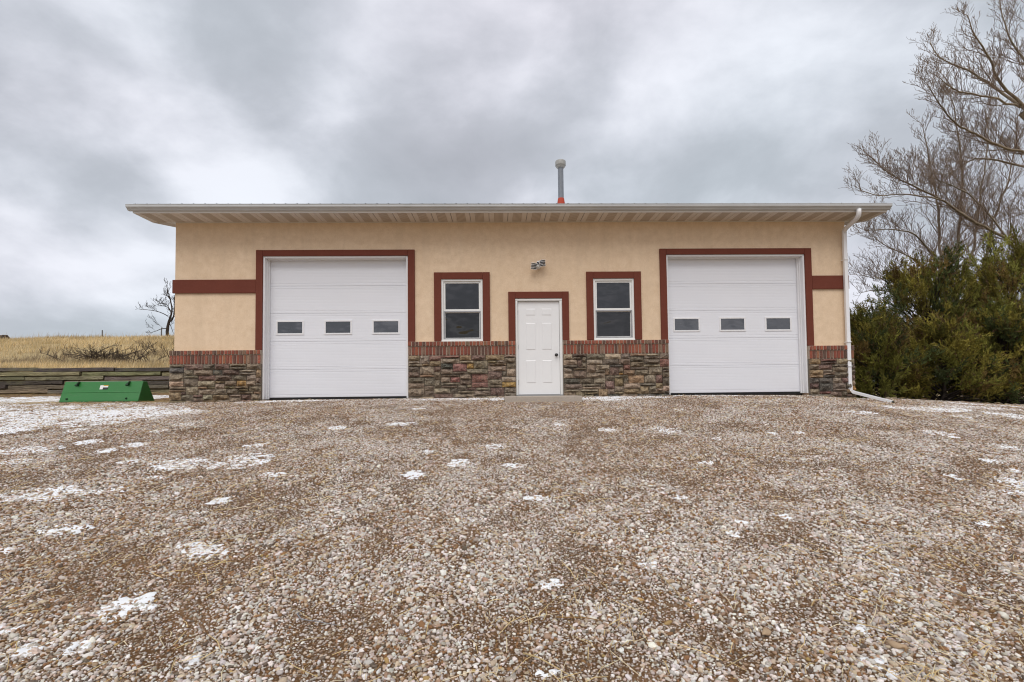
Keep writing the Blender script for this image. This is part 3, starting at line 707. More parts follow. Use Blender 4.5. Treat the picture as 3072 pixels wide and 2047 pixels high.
# ------------------------------------------------------------------ gravel (geometry-node instances of pebbles over the yard)
rg = np.random.default_rng(5)
def field(y0, y1, dens, smin, smax, power):
    """jittered grid of pebbles on a strip of the yard, y0..y1"""
    c_ = 1/math.sqrt(dens); hw = 1.05*(y1+11.1)+2.2
    nx_, ny_ = int(2*hw/c_), int((y1-y0)/c_)
    px, py = np.meshgrid(np.arange(nx_)*c_-hw, y0+np.arange(ny_)*c_, indexing='ij')
    px = px.ravel()+rg.uniform(-.5, .5, px.size)*c_; py = py.ravel()+rg.uniform(-.5, .5, py.size)*c_
    sz = smin+(smax-smin)*rg.random(px.size)**power
    keep = (np.abs(px) < 1.05*(py+11.1)+2.2) & (px < 14.5) & (px > -17)
    return px[keep], py[keep], sz[keep]
parts_ = [field(-10.3, -6.6, 4300, .0048, .0140, 1.9), field(-6.6, -4.0, 2700, .0058, .0145, 1.8), field(-4.0, .9, 1600, .0078, .0155, 1.7), field(-10.3, -5, 90, .014, .024, 2.5)]
px, py, sz = (np.concatenate(q) for q in zip(*parts_))
bld = (px > -6.95) & (px < 7.85) & (py > -.07); stp = (px > .11) & (px < 1.71) & (py > -.93)
bare = fbm(px*2.3+3, py*2.3, 4); dirt = sm(.56, .74, bare)*.36
fine_ = fbm(px*4.6+50, py*4.6, 3); dirt = np.maximum(dirt, sm(.58, .78, fine_)*.55)
keep = ~bld & ~stp & (rg.random(px.size) > dirt*.85) & ~((px > 7.8) & (py > .3))
px, py, sz, fine_, bare, dirt = px[keep], py[keep], sz[keep], fine_[keep], bare[keep], dirt[keep]
sz = sz*(1-.28*sm(.50, .64, bare))
pz = G(px, py)+sz*rg.uniform(.02, .40, px.size)
PAL = np.array([(.63, .575, .52), (.75, .70, .65), (.46, .405, .35), (.54, .43, .315), (.58, .465, .39), (.27, .145, .066), (.47, .32, .13), (.16, .12, .09), (.36, .245, .165), (.80, .755, .71)])
PWT = np.array([26, 18, 15, 10, 12, 6.5, .8, 5.5, 9, 8.0])
# more brown stones in patches and toward the left and the far edge
brown = np.clip(.75*sm(.44, .62, fbm(px*1.3+9, py*1.3+4, 4))+.25*sm(-1, -6, px)*.8+.25*sm(-6, 0, py)+.9*dirt, 0, 1)
w1 = PWT/PWT.sum(); w2 = PWT*np.array([.5, .25, .9, 1.7, 1.5, 3.0, 1.4, 2.0, 2.8, .15]); w2 /= w2.sum()
i1 = rg.choice(len(PAL), px.size, p=w1); i2 = rg.choice(len(PAL), px.size, p=w2)
idx = np.where(rg.random(px.size) < brown, i2, i1)
pcol = PAL[idx]*rg.uniform(.78, 1.20, (px.size, 1))*rg.uniform(.96, 1.04, (px.size, 3))
gm = bpy.data.meshes.new('gravel'); gm.vertices.add(px.size); gm.vertices.foreach_set('co', np.stack([px, py, pz], -1).astype(np.float32).ravel())
at = gm.attributes.new('pcol', 'FLOAT_COLOR', 'POINT'); c4 = np.ones((px.size, 4), np.float32); c4[:, :3] = pcol; at.data.foreach_set('color', c4.ravel())
at = gm.attributes.new('prot', 'FLOAT_VECTOR', 'POINT'); at.data.foreach_set('vector', np.stack([rg.normal(0, .35, px.size), rg.normal(0, .35, px.size), rg.uniform(0, 6.28, px.size)], -1).astype(np.float32).ravel())
sv = np.stack([sz*rg.uniform(.9, 1.35, px.size), sz*rg.uniform(.7, 1.0, px.size), sz*rg.uniform(.5, .8, px.size)], -1)
at = gm.attributes.new('pscl', 'FLOAT_VECTOR', 'POINT'); at.data.foreach_set('vector', sv.astype(np.float32).ravel())
at = gm.attributes.new('pidx', 'INT', 'POINT'); at.data.foreach_set('value', rg.integers(0, 6, px.size).astype(np.int32))
gm.update()
gravel = link(bpy.data.objects.new('gravel', gm), None, 'loose rounded grey and brown gravel covering the yard', 'gravel', None, 'stuff')
ng = bpy.data.node_groups.new('pebbles', 'GeometryNodeTree')
ng.interface.new_socket('Geometry', in_out='INPUT', socket_type='NodeSocketGeometry'); ng.interface.new_socket('Geometry', in_out='OUTPUT', socket_type='NodeSocketGeometry')
gi, go = ng.nodes.new('NodeGroupInput'), ng.nodes.new('NodeGroupOutput'); gl = ng.links.new
join = ng.nodes.new('GeometryNodeJoinGeometry'); insts = []
for k_ in range(6):
    ic = ng.nodes.new('GeometryNodeMeshIcoSphere'); ic.inputs['Radius'].default_value = 1; ic.inputs['Subdivisions'].default_value = 2
    ps = ng.nodes.new('GeometryNodeInputPosition'); ad = ng.nodes.new('ShaderNodeVectorMath'); ad.operation = 'ADD'; ad.inputs[1].default_value = (k_*7.3, k_*3.1, k_*5.7); gl(ps.outputs[0], ad.inputs[0])
    nz = ng.nodes.new('ShaderNodeTexNoise'); nz.inputs['Scale'].default_value = 1.0; nz.inputs['Detail'].default_value = 1.5; gl(ad.outputs[0], nz.inputs['Vector'])
    mr = ng.nodes.new('ShaderNodeMapRange'); mr.inputs[1].default_value = .25; mr.inputs[2].default_value = .75; mr.inputs[3].default_value = .55; mr.inputs[4].default_value = 1.35; gl(nz.outputs[0], mr.inputs[0])
    vs = ng.nodes.new('ShaderNodeVectorMath'); vs.operation = 'SCALE'; gl(ps.outputs[0], vs.inputs[0]); gl(mr.outputs[0], vs.inputs['Scale'])
    sp2 = ng.nodes.new('GeometryNodeSetPosition'); gl(ic.outputs[0], sp2.inputs[0]); gl(vs.outputs[0], sp2.inputs['Position'])
    ss = ng.nodes.new('GeometryNodeSetShadeSmooth'); ss.inputs['Shade Smooth'].default_value = k_ >= 3; gl(sp2.outputs[0], ss.inputs[0])
    smt = ng.nodes.new('GeometryNodeSetMaterial'); smt.inputs['Material'].default_value = PEBBLE; gl(ss.outputs[0], smt.inputs[0])
    g2 = ng.nodes.new('GeometryNodeGeometryToInstance'); gl(smt.outputs[0], g2.inputs[0]); insts.append(g2)
for g2 in insts[::-1]: gl(g2.outputs[0], join.inputs[0])
iop = ng.nodes.new('GeometryNodeInstanceOnPoints'); iop.inputs['Pick Instance'].default_value = True
gl(gi.outputs[0], iop.inputs['Points']); gl(join.outputs[0], iop.inputs['Instance'])
def nattr(name, typ):
    a = ng.nodes.new('GeometryNodeInputNamedAttribute'); a.data_type = typ; a.inputs['Name'].default_value = name; return [o for o in a.outputs if o.enabled][0]
gl(nattr('pidx', 'INT'), iop.inputs['Instance Index']); gl(nattr('pscl', 'FLOAT_VECTOR'), iop.inputs['Scale'])
e2r = ng.nodes.new('FunctionNodeEulerToRotation'); gl(nattr('prot', 'FLOAT_VECTOR'), e2r.inputs[0]); gl(e2r.outputs[0], iop.inputs['Rotation'])
gl(iop.outputs[0], go.inputs[0])
md = gravel.modifiers.new('pebbles', 'NODES'); md.node_group = ng

# ------------------------------------------------------------------ snow: thin crusts sinking between the pebbles at their rims
SN = [(-8.07,-1.72,1.67,2.28),(-6.88,-1.7,1.67,1.52),(-7.59,-2.82,.7,.7),(-5.87,-1.6,.89,.54),(-6.02,-4.34,.63,.32),(-5.63,-4.94,.34,.18),(-5.5,-4.0,.3,.2),(-4.95,-4.54,.28,.2),(-4.73,-4.24,.26,.18),(-6.41,-3.12,.24,.22),(-4.97,-3.4,.2,.18),(-4.9,-2.92,.28,.26),(-5.81,-2.16,.23,.24),(-3.06,-4.36,.34,.22),(-3.55,-5.26,.52,.34),(-2.91,-5.12,.46,.46),(-3.07,-5.36,.22,.12),(-3.48,-5.74,.16,.12),(-4.2,-5.08,.23,.14),(-2.35,-5.66,.23,.1),(-4.23,-6.16,.63,.3),(-4.42,-6.26,.25,.18),(-3.66,-6.1,.25,.14),(-2.49,-6.4,.2,.12),(-2.52,-6.66,.13,.08),(-3.39,-6.96,.32,.14),(-2.18,-7.3,.23,.08),(-2.04,-7.42,.28,.14),(-3.49,-7.3,.1,.08),(-2.1,-8.04,.26,.18),(-2.11,-8.16,.11,.08),(-2.62,-8.24,.11,.08),(-2.14,-8.42,.07,.08),(-2.1,-8.4,.08,.08),(-1.48,-8.54,.07,.08),(-2.35,-8.42,.1,.08),(-1.49,-3.08,.37,.2),(-2.4,-3.32,.2,.22),(-.89,-5.74,.2,.24),(-.84,-4.84,.11,.14),(-.42,-5.3,.29,.22),(0,-4.6,.25,.18),(.12,-5.4,.12,.1),(-.25,-6.96,.19,.08),(-1.47,-1.62,.24,.2),(.93,-3.34,.16,.28),(1.54,-3.76,.22,.2),(2.37,-3.86,.37,.34),(2.91,-4.38,.14,.12),(4.16,-4.04,.15,.14),(3.81,-4.06,.09,.14),(3.17,-2.14,.15,.14),(6.2,-2.46,.4,.26),(8.04,-1.64,1.2,.46),(7.95,-2.46,.29,.3),(9.04,-2.3,.45,.64),(6.1,-4.12,.33,.28),(6.1,-4.34,.14,.1),(6.29,-4.88,.21,.26),(5.52,-5.48,.17,.16),(4.96,-6.22,.33,.26),(4.54,-6.06,.13,.12),(4.71,-6.5,.18,.1),(1.61,-6.54,.12,.12),(.33,-6.48,.18,.1),(.96,-7.74,.11,.08),(.32,-7.96,.12,.09),(1.87,-7.1,.1,.1),(1.88,-8.44,.1,.08),(1.73,-8.74,.12,.1),(3.79,-7.18,.18,.1),(.22,-8.72,.10,.05),(1.73,-7.32,.1,.08),(.17,-5.42,.1,.14),(2.29,-5.46,.14,.08),(2.49,-7.9,.08,.08),(2.3,-7.0,.1,.08),(5.42,-5.86,.13,.12)]
SN += [(-10.5,-.6,2.2,1.0),(-12.5,.6,3.0,2.0),(-12.5,2.8,4.0,1.6),(-9.6,-2.0,1.6,1.1),(-10.6,3.2,2.4,1.2),(-4.7,-.32,1.3,.22),(-.85,-.30,2.2,.30),(-1.5,-.17,.9,.16),(2.45,-.34,1.9,.30),(2.2,-.6,.8,.30),(4.6,-.10,1.2,.10),(5.8,-.10,.9,.08),(8.15,.05,.7,.35),(-3.9,-.20,1.0,.12),(9.6,-1.2,1.5,.4),(8.9,.2,.9,.3),(10.4,-.5,1.6,.22),(-.05,-.35,.35,.4),(11.2,-1.4,1.2,.35)]
sV, sT = [], []; off = 0
for cx_, cy_, w_, d_ in SN:
    n_ = int(np.clip(max(w_, d_)/.015, 16, 96)); g_ = np.linspace(-1, 1, n_)
    A_, B_ = np.meshgrid(g_, g_, indexing='ij'); x_ = cx_+A_*w_*.72; y_ = cy_+B_*d_*.78
    wx_, wy_ = (fbm(x_*3.1+cy_*9, y_*3.1, 3)-.5)*.8, (fbm(x_*3.1, y_*3.1+cx_*7+40, 3)-.5)*.8
    th_ = .35*math.sin(cx_*12.9+cy_*78.2); A2, B2 = A_*math.cos(th_)+B_*math.sin(th_)+wx_, B_*math.cos(th_)-A_*math.sin(th_)+wy_
    r_ = np.sqrt(A_**2+B_**2); r2 = np.sqrt(A2**2+B2**2); nz_ = fbm(x_*5+cy_, y_*11, 4); n3 = fbm(x_*34, y_*48+cx_, 3)
    fld = .62-r2*.95+(nz_-.5)*1.9+(n3-.5)*2.6
    h_ = np.clip((fld+(.16 if d_ > .45 else 0))*.024, -.02, .0052+.0035*min(1, d_/1.2))+(n3-.5)*.016
    h_ = np.where(r_ > .99, -.03, h_)
    z_ = G(x_, y_)+h_
    sV.append(np.stack([x_, y_, z_], -1).reshape(-1, 3))
    a_, b_ = np.meshgrid(np.arange(n_-1), np.arange(n_-1), indexing='ij'); q = (a_*n_+b_).ravel()
    vis = (h_[:-1, :-1] > -.012).ravel() | (h_[1:, 1:] > -.012).ravel()
    q = q[vis]; sT.append(np.stack([q, q+n_, q+n_+1, q+1], -1)+off); off += n_*n_
link(bpy.data.objects.new('snow', fast('snow', np.concatenate(sV), np.concatenate(sT), SNOW, smooth=True)), None, 'thin scattered patches of white snow lying on the gravel', 'snow', None, 'stuff')

# ------------------------------------------------------------------ straw litter
def ribbon(P0, P1, mid, w_, col, out):
    """three-sided thin stalk as a bent prism"""
    V_, T_, C_ = out; o = len(V_); P0, P1, mid = (np.array(q, float) for q in (P0, P1, mid))
    d_ = P1-P0; s_ = np.array([-d_[1], d_[0], 0]); s_ = s_/(np.linalg.norm(s_)+1e-9)*w_
    for p_, k_ in ((P0, .8), (mid, 1), (P1, .5)):
        V_ += [p_-s_*k_, p_+s_*k_, p_+np.array([0, 0, w_*1.2*k_])]; C_ += [col]*3
    for a in (0, 3):
        for i in range(3): j = (i+1) % 3; T_ += [(o+a+i, o+a+j, o+a+3+j), (o+a+i, o+a+3+j, o+a+3+i)]
out = ([], [], [])
for i in range(9500):
    D_ = 2.0+9.5*rg.random()**1.5; x_ = (rg.random()*2-1)*(1.05*D_+1.5); y_ = D_-11.1
    if y_ > -.15 and -7 < x_ < 7.9: continue
    if x_ > 9 and y_ > 0: continue
    if rg.random() > .22+1.1*sm(.45, .65, float(fbm(x_*1.1+3, y_*1.1, 3))): continue
    l_ = rg.uniform(.03, .14)*(1.8 if rg.random() < .15 else 1); t_ = rg.uniform(0, 3.14)*.8+.1; w_ = rg.uniform(.0010, .0023)*(1+D_*.10)
    dx, dy = math.cos(t_)*l_/2, math.sin(t_)*l_/2; z0 = .022+rg.random()*.012
    a = (x_-dx, y_-dy, float(G(x_-dx, y_-dy))+z0); b = (x_+dx, y_+dy, float(G(x_+dx, y_+dy))+z0+rg.random()*.012)
    md_ = (x_+rg.normal(0, l_*.07), y_+rg.normal(0, l_*.07), float(G(x_, y_))+z0+.004+rg.random()*.01)
    base = np.array((.74, .56, .28)) if rg.random() < .55 else (np.array((.36, .21, .09)) if rg.random() < .45 else np.array((.86, .74, .50)))
    ribbon(a, b, md_, w_, base*rg.uniform(.8, 1.15), out)
for i in range(2600):   # straw strewn round the bucket and below the timber wall
    x_, y_ = rg.uniform(-15, -7.1), rg.uniform(-1.2, 5.2); l_ = rg.uniform(.08, .28); t_ = rg.uniform(0, 3.14)
    dx, dy = math.cos(t_)*l_/2, math.sin(t_)*l_/2; z0 = float(G(x_, y_))+.012
    ribbon((x_-dx, y_-dy, z0), (x_+dx, y_+dy, z0+rg.random()*.03), (x_, y_, z0+.02*rg.random()), rg.uniform(.002, .004), np.array((.50, .35, .16))*rg.uniform(.6, 1.2), out)
link(bpy.data.objects.new('straw', fast('straw', np.array(out[0]), np.array(out[1]), STRAW, np.array(out[2]))), None, 'loose dry straw bits strewn over the gravel', 'straw', None, 'stuff')

# single stalks, twig, wire and larger stones that can be told apart
def gz(x_, y_): return float(G(x_, y_))
def stalk(name, pts, r_, mt, label, cat, lift=.018):
    P_ = [(x_, y_, gz(x_, y_)+lift+dz) for x_, y_, dz in pts]
    n_ = len(P_); MB().tube(P_, [r_*(1-.55*i/(n_-1)) for i in range(n_)], 6).build(name, mt, None, 0, True, label=label, cat=cat)
STALKM = plain('straw_stalk', (.56, .42, .21), .55, .3, .15, 30); TWIGM = plain('fallen_twig', (.27, .16, .07), .8, .2, .2, 40)
stalk('straw_stalk', [(.11, -8.60, 0), (.18, -8.655, .012), (.24, -8.705, .008), (.33, -8.78, 0)], .0042, STALKM, 'thick pale straw stalk with snow beside it at bottom centre', 'straw')
stalk('twig', [(.30, -8.32, 0), (.37, -8.335, .006), (.45, -8.335, .002), (.54, -8.365, 0)], .005, TWIGM, 'brown bent twig lying crosswise on the gravel right of centre', 'twig')
stalk('straw_stalk', [(.69, -7.63, 0), (.80, -7.69, .01), (.93, -7.75, 0)], .0035, TWIGM, 'long brown straw stalk beside a small snow patch, middle foreground', 'straw')
stalk('straw_stalk', [(1.80, -8.40, 0), (1.92, -8.49, .012), (2.02, -8.63, 0)], .0035, STALKM, 'long golden straw stalk beside the flat tan stone', 'straw')
stalk('straw_stalk', [(.985, -7.90, 0), (1.0, -8.0, .01), (1.03, -8.18, 0)], .003, STALKM, 'thin golden straw stalk pointing at the camera, right of centre', 'straw')
stalk('straw_stalk', [(2.44, -7.70, 0), (2.62, -7.60, .02), (2.84, -7.52, .004)], .0042, STALKM, 'pale bent straw stalk lying in the right middle ground', 'straw')
stalk('wire', [(-1.10, -8.17, 0), (-1.105, -8.22, .008), (-1.06, -8.275, .010), (-.97, -8.295, .008), (-.86, -8.32, 0)], .0035, WIRE, 'curved bit of grey wire lying on the gravel left of centre', 'wire')
def rock(x_, y_, s_, seed, label, colr):
    r_ = random.Random(seed); bm = bmesh.new(); bmesh.ops.create_icosphere(bm, subdivisions=2, radius=1)
    for v_ in bm.verts:
        q = v_.co.normalized(); k_ = 1+.22*math.sin(3*q.x+seed)*math.cos(2.3*q.y+seed*2)+.12*math.sin(5*q.y+seed); v_.co = Vector((q.x*s_*1.3*k_, q.y*s_*.8*k_, q.z*s_*.38*k_))
    me = bpy.data.meshes.new('flat_stone'); bm.to_mesh(me); bm.free(); me.materials.append(colr); me.polygons.foreach_set('use_smooth', [True]*len(me.polygons))
    o = bpy.data.objects.new('flat_stone', me); o.location = (x_, y_, gz(x_, y_)+.014); o.rotation_euler = (0, .1, seed); link(o, None, label, 'stone')
rock(1.03, -7.98, .030, 1, 'small flat tan stone beside the thin golden straw, right of centre', ROCK)
rock(1.93, -8.60, .036, 2, 'flat tan stone in the right foreground', ROCK)
rock(1.35, -8.48, .027, 4, 'small ochre stone lying between the twig and the flat tan stone', ROCK)
# ------------------------------------------------------------------ bare trees
class Tree:
    def __init__(s, seed, minr=.0038): s.minr = minr; s.r = random.Random(seed); s.a = ([], []); s.b = ([], [])
    def tube(s, pts, rad, n_, store):
        V, F = store; o = len(V)
        for i, p in enumerate(pts):
            d = (pts[min(i+1, len(pts)-1)]-pts[max(i-1, 0)]); d.normalize()
            a = d.cross(Vector((.3, .9, .2))); a.normalize(); b = d.cross(a)
            for k_ in range(n_): t = 6.2832*k_/n_; V.append(p+(a*math.cos(t)+b*math.sin(t))*rad[i])
        for i in range(len(pts)-1):
            for k_ in range(n_): F.append((o+i*n_+k_, o+i*n_+(k_+1) % n_, o+(i+1)*n_+(k_+1) % n_, o+(i+1)*n_+k_))
    def smooth(s, P_):
        P_ = [Vector(p) for p in P_]; out = []
        for i in range(len(P_)-1):
            p0, p1, p2, p3 = P_[max(i-1, 0)], P_[i], P_[i+1], P_[min(i+2, len(P_)-1)]
            for k_ in range(4):
                t = k_/4; q = .5*((2*p1)+(p2-p0)*t+(2*p0-5*p1+4*p2-p3)*t*t+(3*p1-p0-3*p2+p3)*t**3)
                out.append(q+Vector((s.r.uniform(-1, 1), s.r.uniform(-1, 1), s.r.uniform(-1, 1)))*.018*(p2-p1).length)
        out.append(P_[-1]); return out
    def limb(s, P_, r0, r1, dens, lev=1, tw=1.0, spread=1.0):
        Q = s.smooth(P_); n_ = len(Q); rad = [r0+(r1-r0)*(i/(n_-1))**.8 for i in range(n_)]
        s.tube(Q, rad, 8 if r0 > .05 else 5, s.a)
        L_ = sum((Q[i+1]-Q[i]).length for i in range(n_-1)); cnt = max(3, int(L_*dens))
        for k_ in range(cnt):
            t = .14+.86*(k_+s.r.random())/cnt; f_ = t*(n_-1); i = min(int(f_), n_-2); p = Q[i].lerp(Q[i+1], f_-i); d = (Q[i+1]-Q[i]).normalized()
            l_ = (.55+.9*s.r.random())*(1.2-.62*t)*tw
            s.grow(p, d, l_, max(.006, rad[i]*.42), lev+1, spread)
        s.grow(Q[-1], (Q[-1]-Q[-2]).normalized(), .6*tw, rad[-1]*.9, lev+1, spread)
    def grow(s, p, d, l_, r_, lev, spread=1.0):
        r = s.r
        ax = Vector((r.gauss(0, 1), r.gauss(0, 1), r.gauss(0, 1))); ax = (ax-d*ax.dot(d)); ax.normalize()
        nd = (d*.72+ax*(.70*spread)+Vector((0, 0, .40 if lev < 4 else .30))).normalized()
        n_ = 4 if lev < 4 else 3; pts = [p.copy()]; q = p.copy(); st = l_/n_
        for i in range(n_):
            nd = (nd+Vector((r.gauss(0, .13), r.gauss(0, .13), r.gauss(0, .10)+.09))).normalized(); q = q+nd*st; pts.append(q.copy())
        s.tube(pts, [max(s.minr, r_*(1-.72*i/n_)) for i in range(n_+1)], 4 if lev < 4 else 3, s.b)
        if lev >= 5 or l_ < .13: return
        kids = int((5 if lev == 2 else 4 if lev == 3 else 3)*(.7+.6*r.random())*min(1.6, .5+l_))
        for k_ in range(kids):
            t = .22+.78*(k_+r.random())/kids; f_ = t*n_; i = min(int(f_), n_-1); pp = pts[i].lerp(pts[i+1], f_-i)
            s.grow(pp, (pts[i+1]-pts[i]).normalized(), l_*(.30+.32*r.random()), r_*.5, lev+1, spread)
    def finish(s, name, base, label, m1, m2, cat='tree', group=None):
        t = thing(name, base, label, cat, group)
        link(bpy.data.objects.new('trunk', fast('trunk', np.array([tuple(v) for v in s.a[0]]), np.array(s.a[1]), m1, smooth=True)), t)
        if s.b[0]: link(bpy.data.objects.new('crown', fast('crown', np.array([tuple(v) for v in s.b[0]]), np.array(s.b[1]), m2, smooth=True)), t)
        return t
TA = {'trunk': [(22.47, 5.4, -0.63), (21.3, 5.4, 2.89), (20.19, 5.4, 5.83), (19.25, 5.4, 7.65), (17.77, 5.4, 9.27)], 'limbs': [[(17.77, 5.4, 9.27), (16.37, 5.0, 10.04), (15.87, 4.8, 10.74), (15.21, 4.6, 11.32), (14.78, 4.4, 11.88)], [(17.77, 5.4, 9.27), (17.1, 5.9, 10.45), (16.56, 6.3, 11.29), (15.87, 6.6, 11.93), (15.68, 6.8, 12.65)], [(17.49, 5.4, 9.48), (15.56, 4.6, 9.33), (14.21, 4.2, 9.27), (13.37, 3.9, 9.5)], [(18.16, 5.4, 8.89), (18.12, 5.7, 11.06), (17.67, 5.9, 12.32), (17.74, 6.2, 13.81)], [(19.25, 5.4, 7.65), (18.22, 5.0, 9.6), (17.16, 4.6, 11.56), (16.69, 4.4, 13.05)], [(19.25, 5.4, 7.65), (20.46, 5.9, 10.61), (21.11, 6.4, 14.0), (21.59, 6.4, 15.88)], [(20.19, 5.4, 5.83), (17.13, 4.8, 7.49), (15.93, 4.5, 7.61), (14.78, 4.3, 7.98), (13.96, 4.1, 8.19), (13.29, 3.9, 8.72), (12.89, 3.8, 9.2)], [(19.21, 5.4, 6.97), (17.76, 6.2, 7.92), (16.94, 6.6, 8.22), (16.33, 6.9, 7.84), (15.76, 7.1, 7.92)], [(21.3, 5.4, 2.89), (17.25, 4.6, 3.63), (15.63, 4.4, 4.73), (14.35, 4.2, 5.27), (13.34, 4.1, 5.86), (12.48, 4.0, 6.18), (11.64, 3.9, 6.55), (11.05, 3.8, 6.99)], [(13.44, 4.1, 5.81), (12.56, 3.8, 5.8), (11.87, 3.7, 5.84), (11.08, 3.6, 5.76), (10.53, 3.6, 5.9)], [(15.79, 4.4, 4.62), (14.78, 4.4, 5.92), (14.28, 4.6, 6.42), (13.65, 4.8, 6.83)], [(20.19, 5.4, 5.83), (20.1, 6.4, 6.66), (18.8, 6.7, 6.28), (17.71, 7.0, 5.9)]]}
TB = {'trunk': [(16.46, 6.9, -0.5), (16.42, 6.9, 1.38), (16.37, 6.9, 3.19)], 'limbs': [[(16.42, 6.9, 1.38), (16.02, 7.1, 3.71), (16.08, 7.2, 5.22), (16.03, 7.2, 6.96), (15.86, 7.3, 8.64), (15.78, 7.4, 9.89)], [(16.37, 6.9, 3.19), (16.46, 6.9, 5.13), (16.52, 6.7, 7.26), (16.37, 6.6, 9.17), (16.13, 6.6, 10.76)], [(16.44, 6.9, 1.98), (17.73, 7.3, 4.24), (18.47, 7.5, 6.31), (19.34, 7.7, 8.05), (19.96, 7.9, 9.84)], [(16.37, 6.9, 3.19), (15.26, 6.4, 4.41), (14.21, 6.1, 5.32), (13.12, 5.9, 5.46), (12.22, 5.7, 5.36)], [(16.4, 6.9, 2.46), (15.09, 6.4, 3.46), (13.68, 6.1, 3.82), (12.76, 5.9, 3.74), (12.12, 5.8, 3.84)], [(16.42, 6.9, 2.22), (15.69, 7.4, 3.28), (14.77, 7.5, 3.55), (13.76, 7.5, 3.66), (13.22, 7.5, 3.56)], [(16.02, 7.1, 3.71), (15.31, 7.4, 4.78), (14.48, 7.7, 5.36), (13.94, 7.9, 5.94)], [(16.43, 6.9, 1.74), (17.48, 6.5, 3.59), (18.43, 6.3, 4.72), (19.47, 6.3, 6.15), (20.04, 6.3, 7.82)], [(16.38, 6.9, 3.43), (17.65, 7.5, 5.3), (18.12, 7.7, 7.15), (18.73, 7.9, 9.18), (18.74, 7.9, 10.76)]]}
TCC = {'trunk': [(-26.47, 30.9, 4.2), (-26.56, 30.9, 5.37), (-26.45, 30.9, 6.45)], 'limbs': [[(-26.45, 30.9, 6.45), (-26.22, 30.9, 7.53), (-26.35, 30.9, 8.75), (-26.54, 30.9, 9.56), (-26.69, 30.9, 10.38)], [(-26.44, 30.9, 6.31), (-25.98, 30.7, 6.85), (-25.81, 30.6, 7.93), (-25.74, 30.5, 9.02), (-25.62, 30.4, 9.83)], [(-26.33, 30.9, 7.53), (-26.65, 31.2, 7.94), (-27.18, 31.4, 8.21), (-27.77, 31.6, 8.27)], [(-26.54, 30.9, 5.72), (-26.88, 30.7, 5.64), (-27.2, 30.5, 5.37), (-27.46, 30.4, 5.24)], [(-26.51, 30.9, 6.99), (-26.91, 30.7, 7.34), (-27.44, 30.5, 7.54), (-27.97, 30.4, 7.62), (-28.31, 30.3, 7.62)], [(-26.44, 30.9, 7.66), (-26.71, 31.1, 8.21), (-27.19, 31.3, 8.48), (-27.85, 31.6, 8.43)], [(-26.35, 30.9, 8.75), (-26.67, 31.1, 9.16), (-27.07, 31.3, 9.35)], [(-26.44, 30.9, 6.31), (-26.1, 30.6, 5.9), (-25.82, 30.4, 5.23)]]}
t = Tree(3); Q = t.smooth(TA['trunk']); t.tube(Q, [.30-.20*i/(len(Q)-1) for i in range(len(Q))], 12, t.a)
r0s = [.055, .055, .042, .055, .068, .08, .055, .046, .060, .026, .034, .04]
for T_ in (TA, TB):
    T_['trunk'] = [(a+.28, b, c_) for a, b, c_ in T_['trunk']]; T_['limbs'] = [[(a+.28, b, c_) for a, b, c_ in q] for q in T_['limbs']]
for q, r_ in zip(TA['limbs'], r0s): t.limb(q, r_, .012, 5.2, 1, .92)
t.finish('bare_tree', (22.75, 5.4, -.45), 'large bare cottonwood whose grey limbs reach in at right edge', BARK, TWIG)
t = Tree(8); Q = t.smooth(TB['trunk']); t.tube(Q, [.17-.05*i/(len(Q)-1) for i in range(len(Q))], 10, t.a)
for i, q in enumerate(TB['limbs']): t.limb(q, [.075, .075, .075, .045, .045, .04, .04, .06, .06][i], .010, 4.8, 1, .95)
t.finish('bare_tree', (16.74, 6.9, -.4), 'bare many-stemmed tree standing behind the junipers beside the garage', BARK, TWIG)
TCC['trunk'] = [(a, b, 4.2+(c_-4.2)*.76) for a, b, c_ in TCC['trunk']]; TCC['limbs'] = [[(a, b, 4.2+(c_-4.2)*.76) for a, b, c_ in q] for q in TCC['limbs']]
t = Tree(12, .010); Q = t.smooth(TCC['trunk']); t.tube(Q, [.14-.05*i/(len(Q)-1) for i in range(len(Q))], 8, t.a)
for i, q in enumerate(TCC['limbs']): t.limb(q, [.08, .07, .04, .04, .04, .036, .036, .036][i], .015, 3.0, 2, .75)
t.finish('bare_tree', (-26.47, 30.9, 4.3), 'small dark leafless tree on the hill crest left of the garage', BARKD, BARKD)

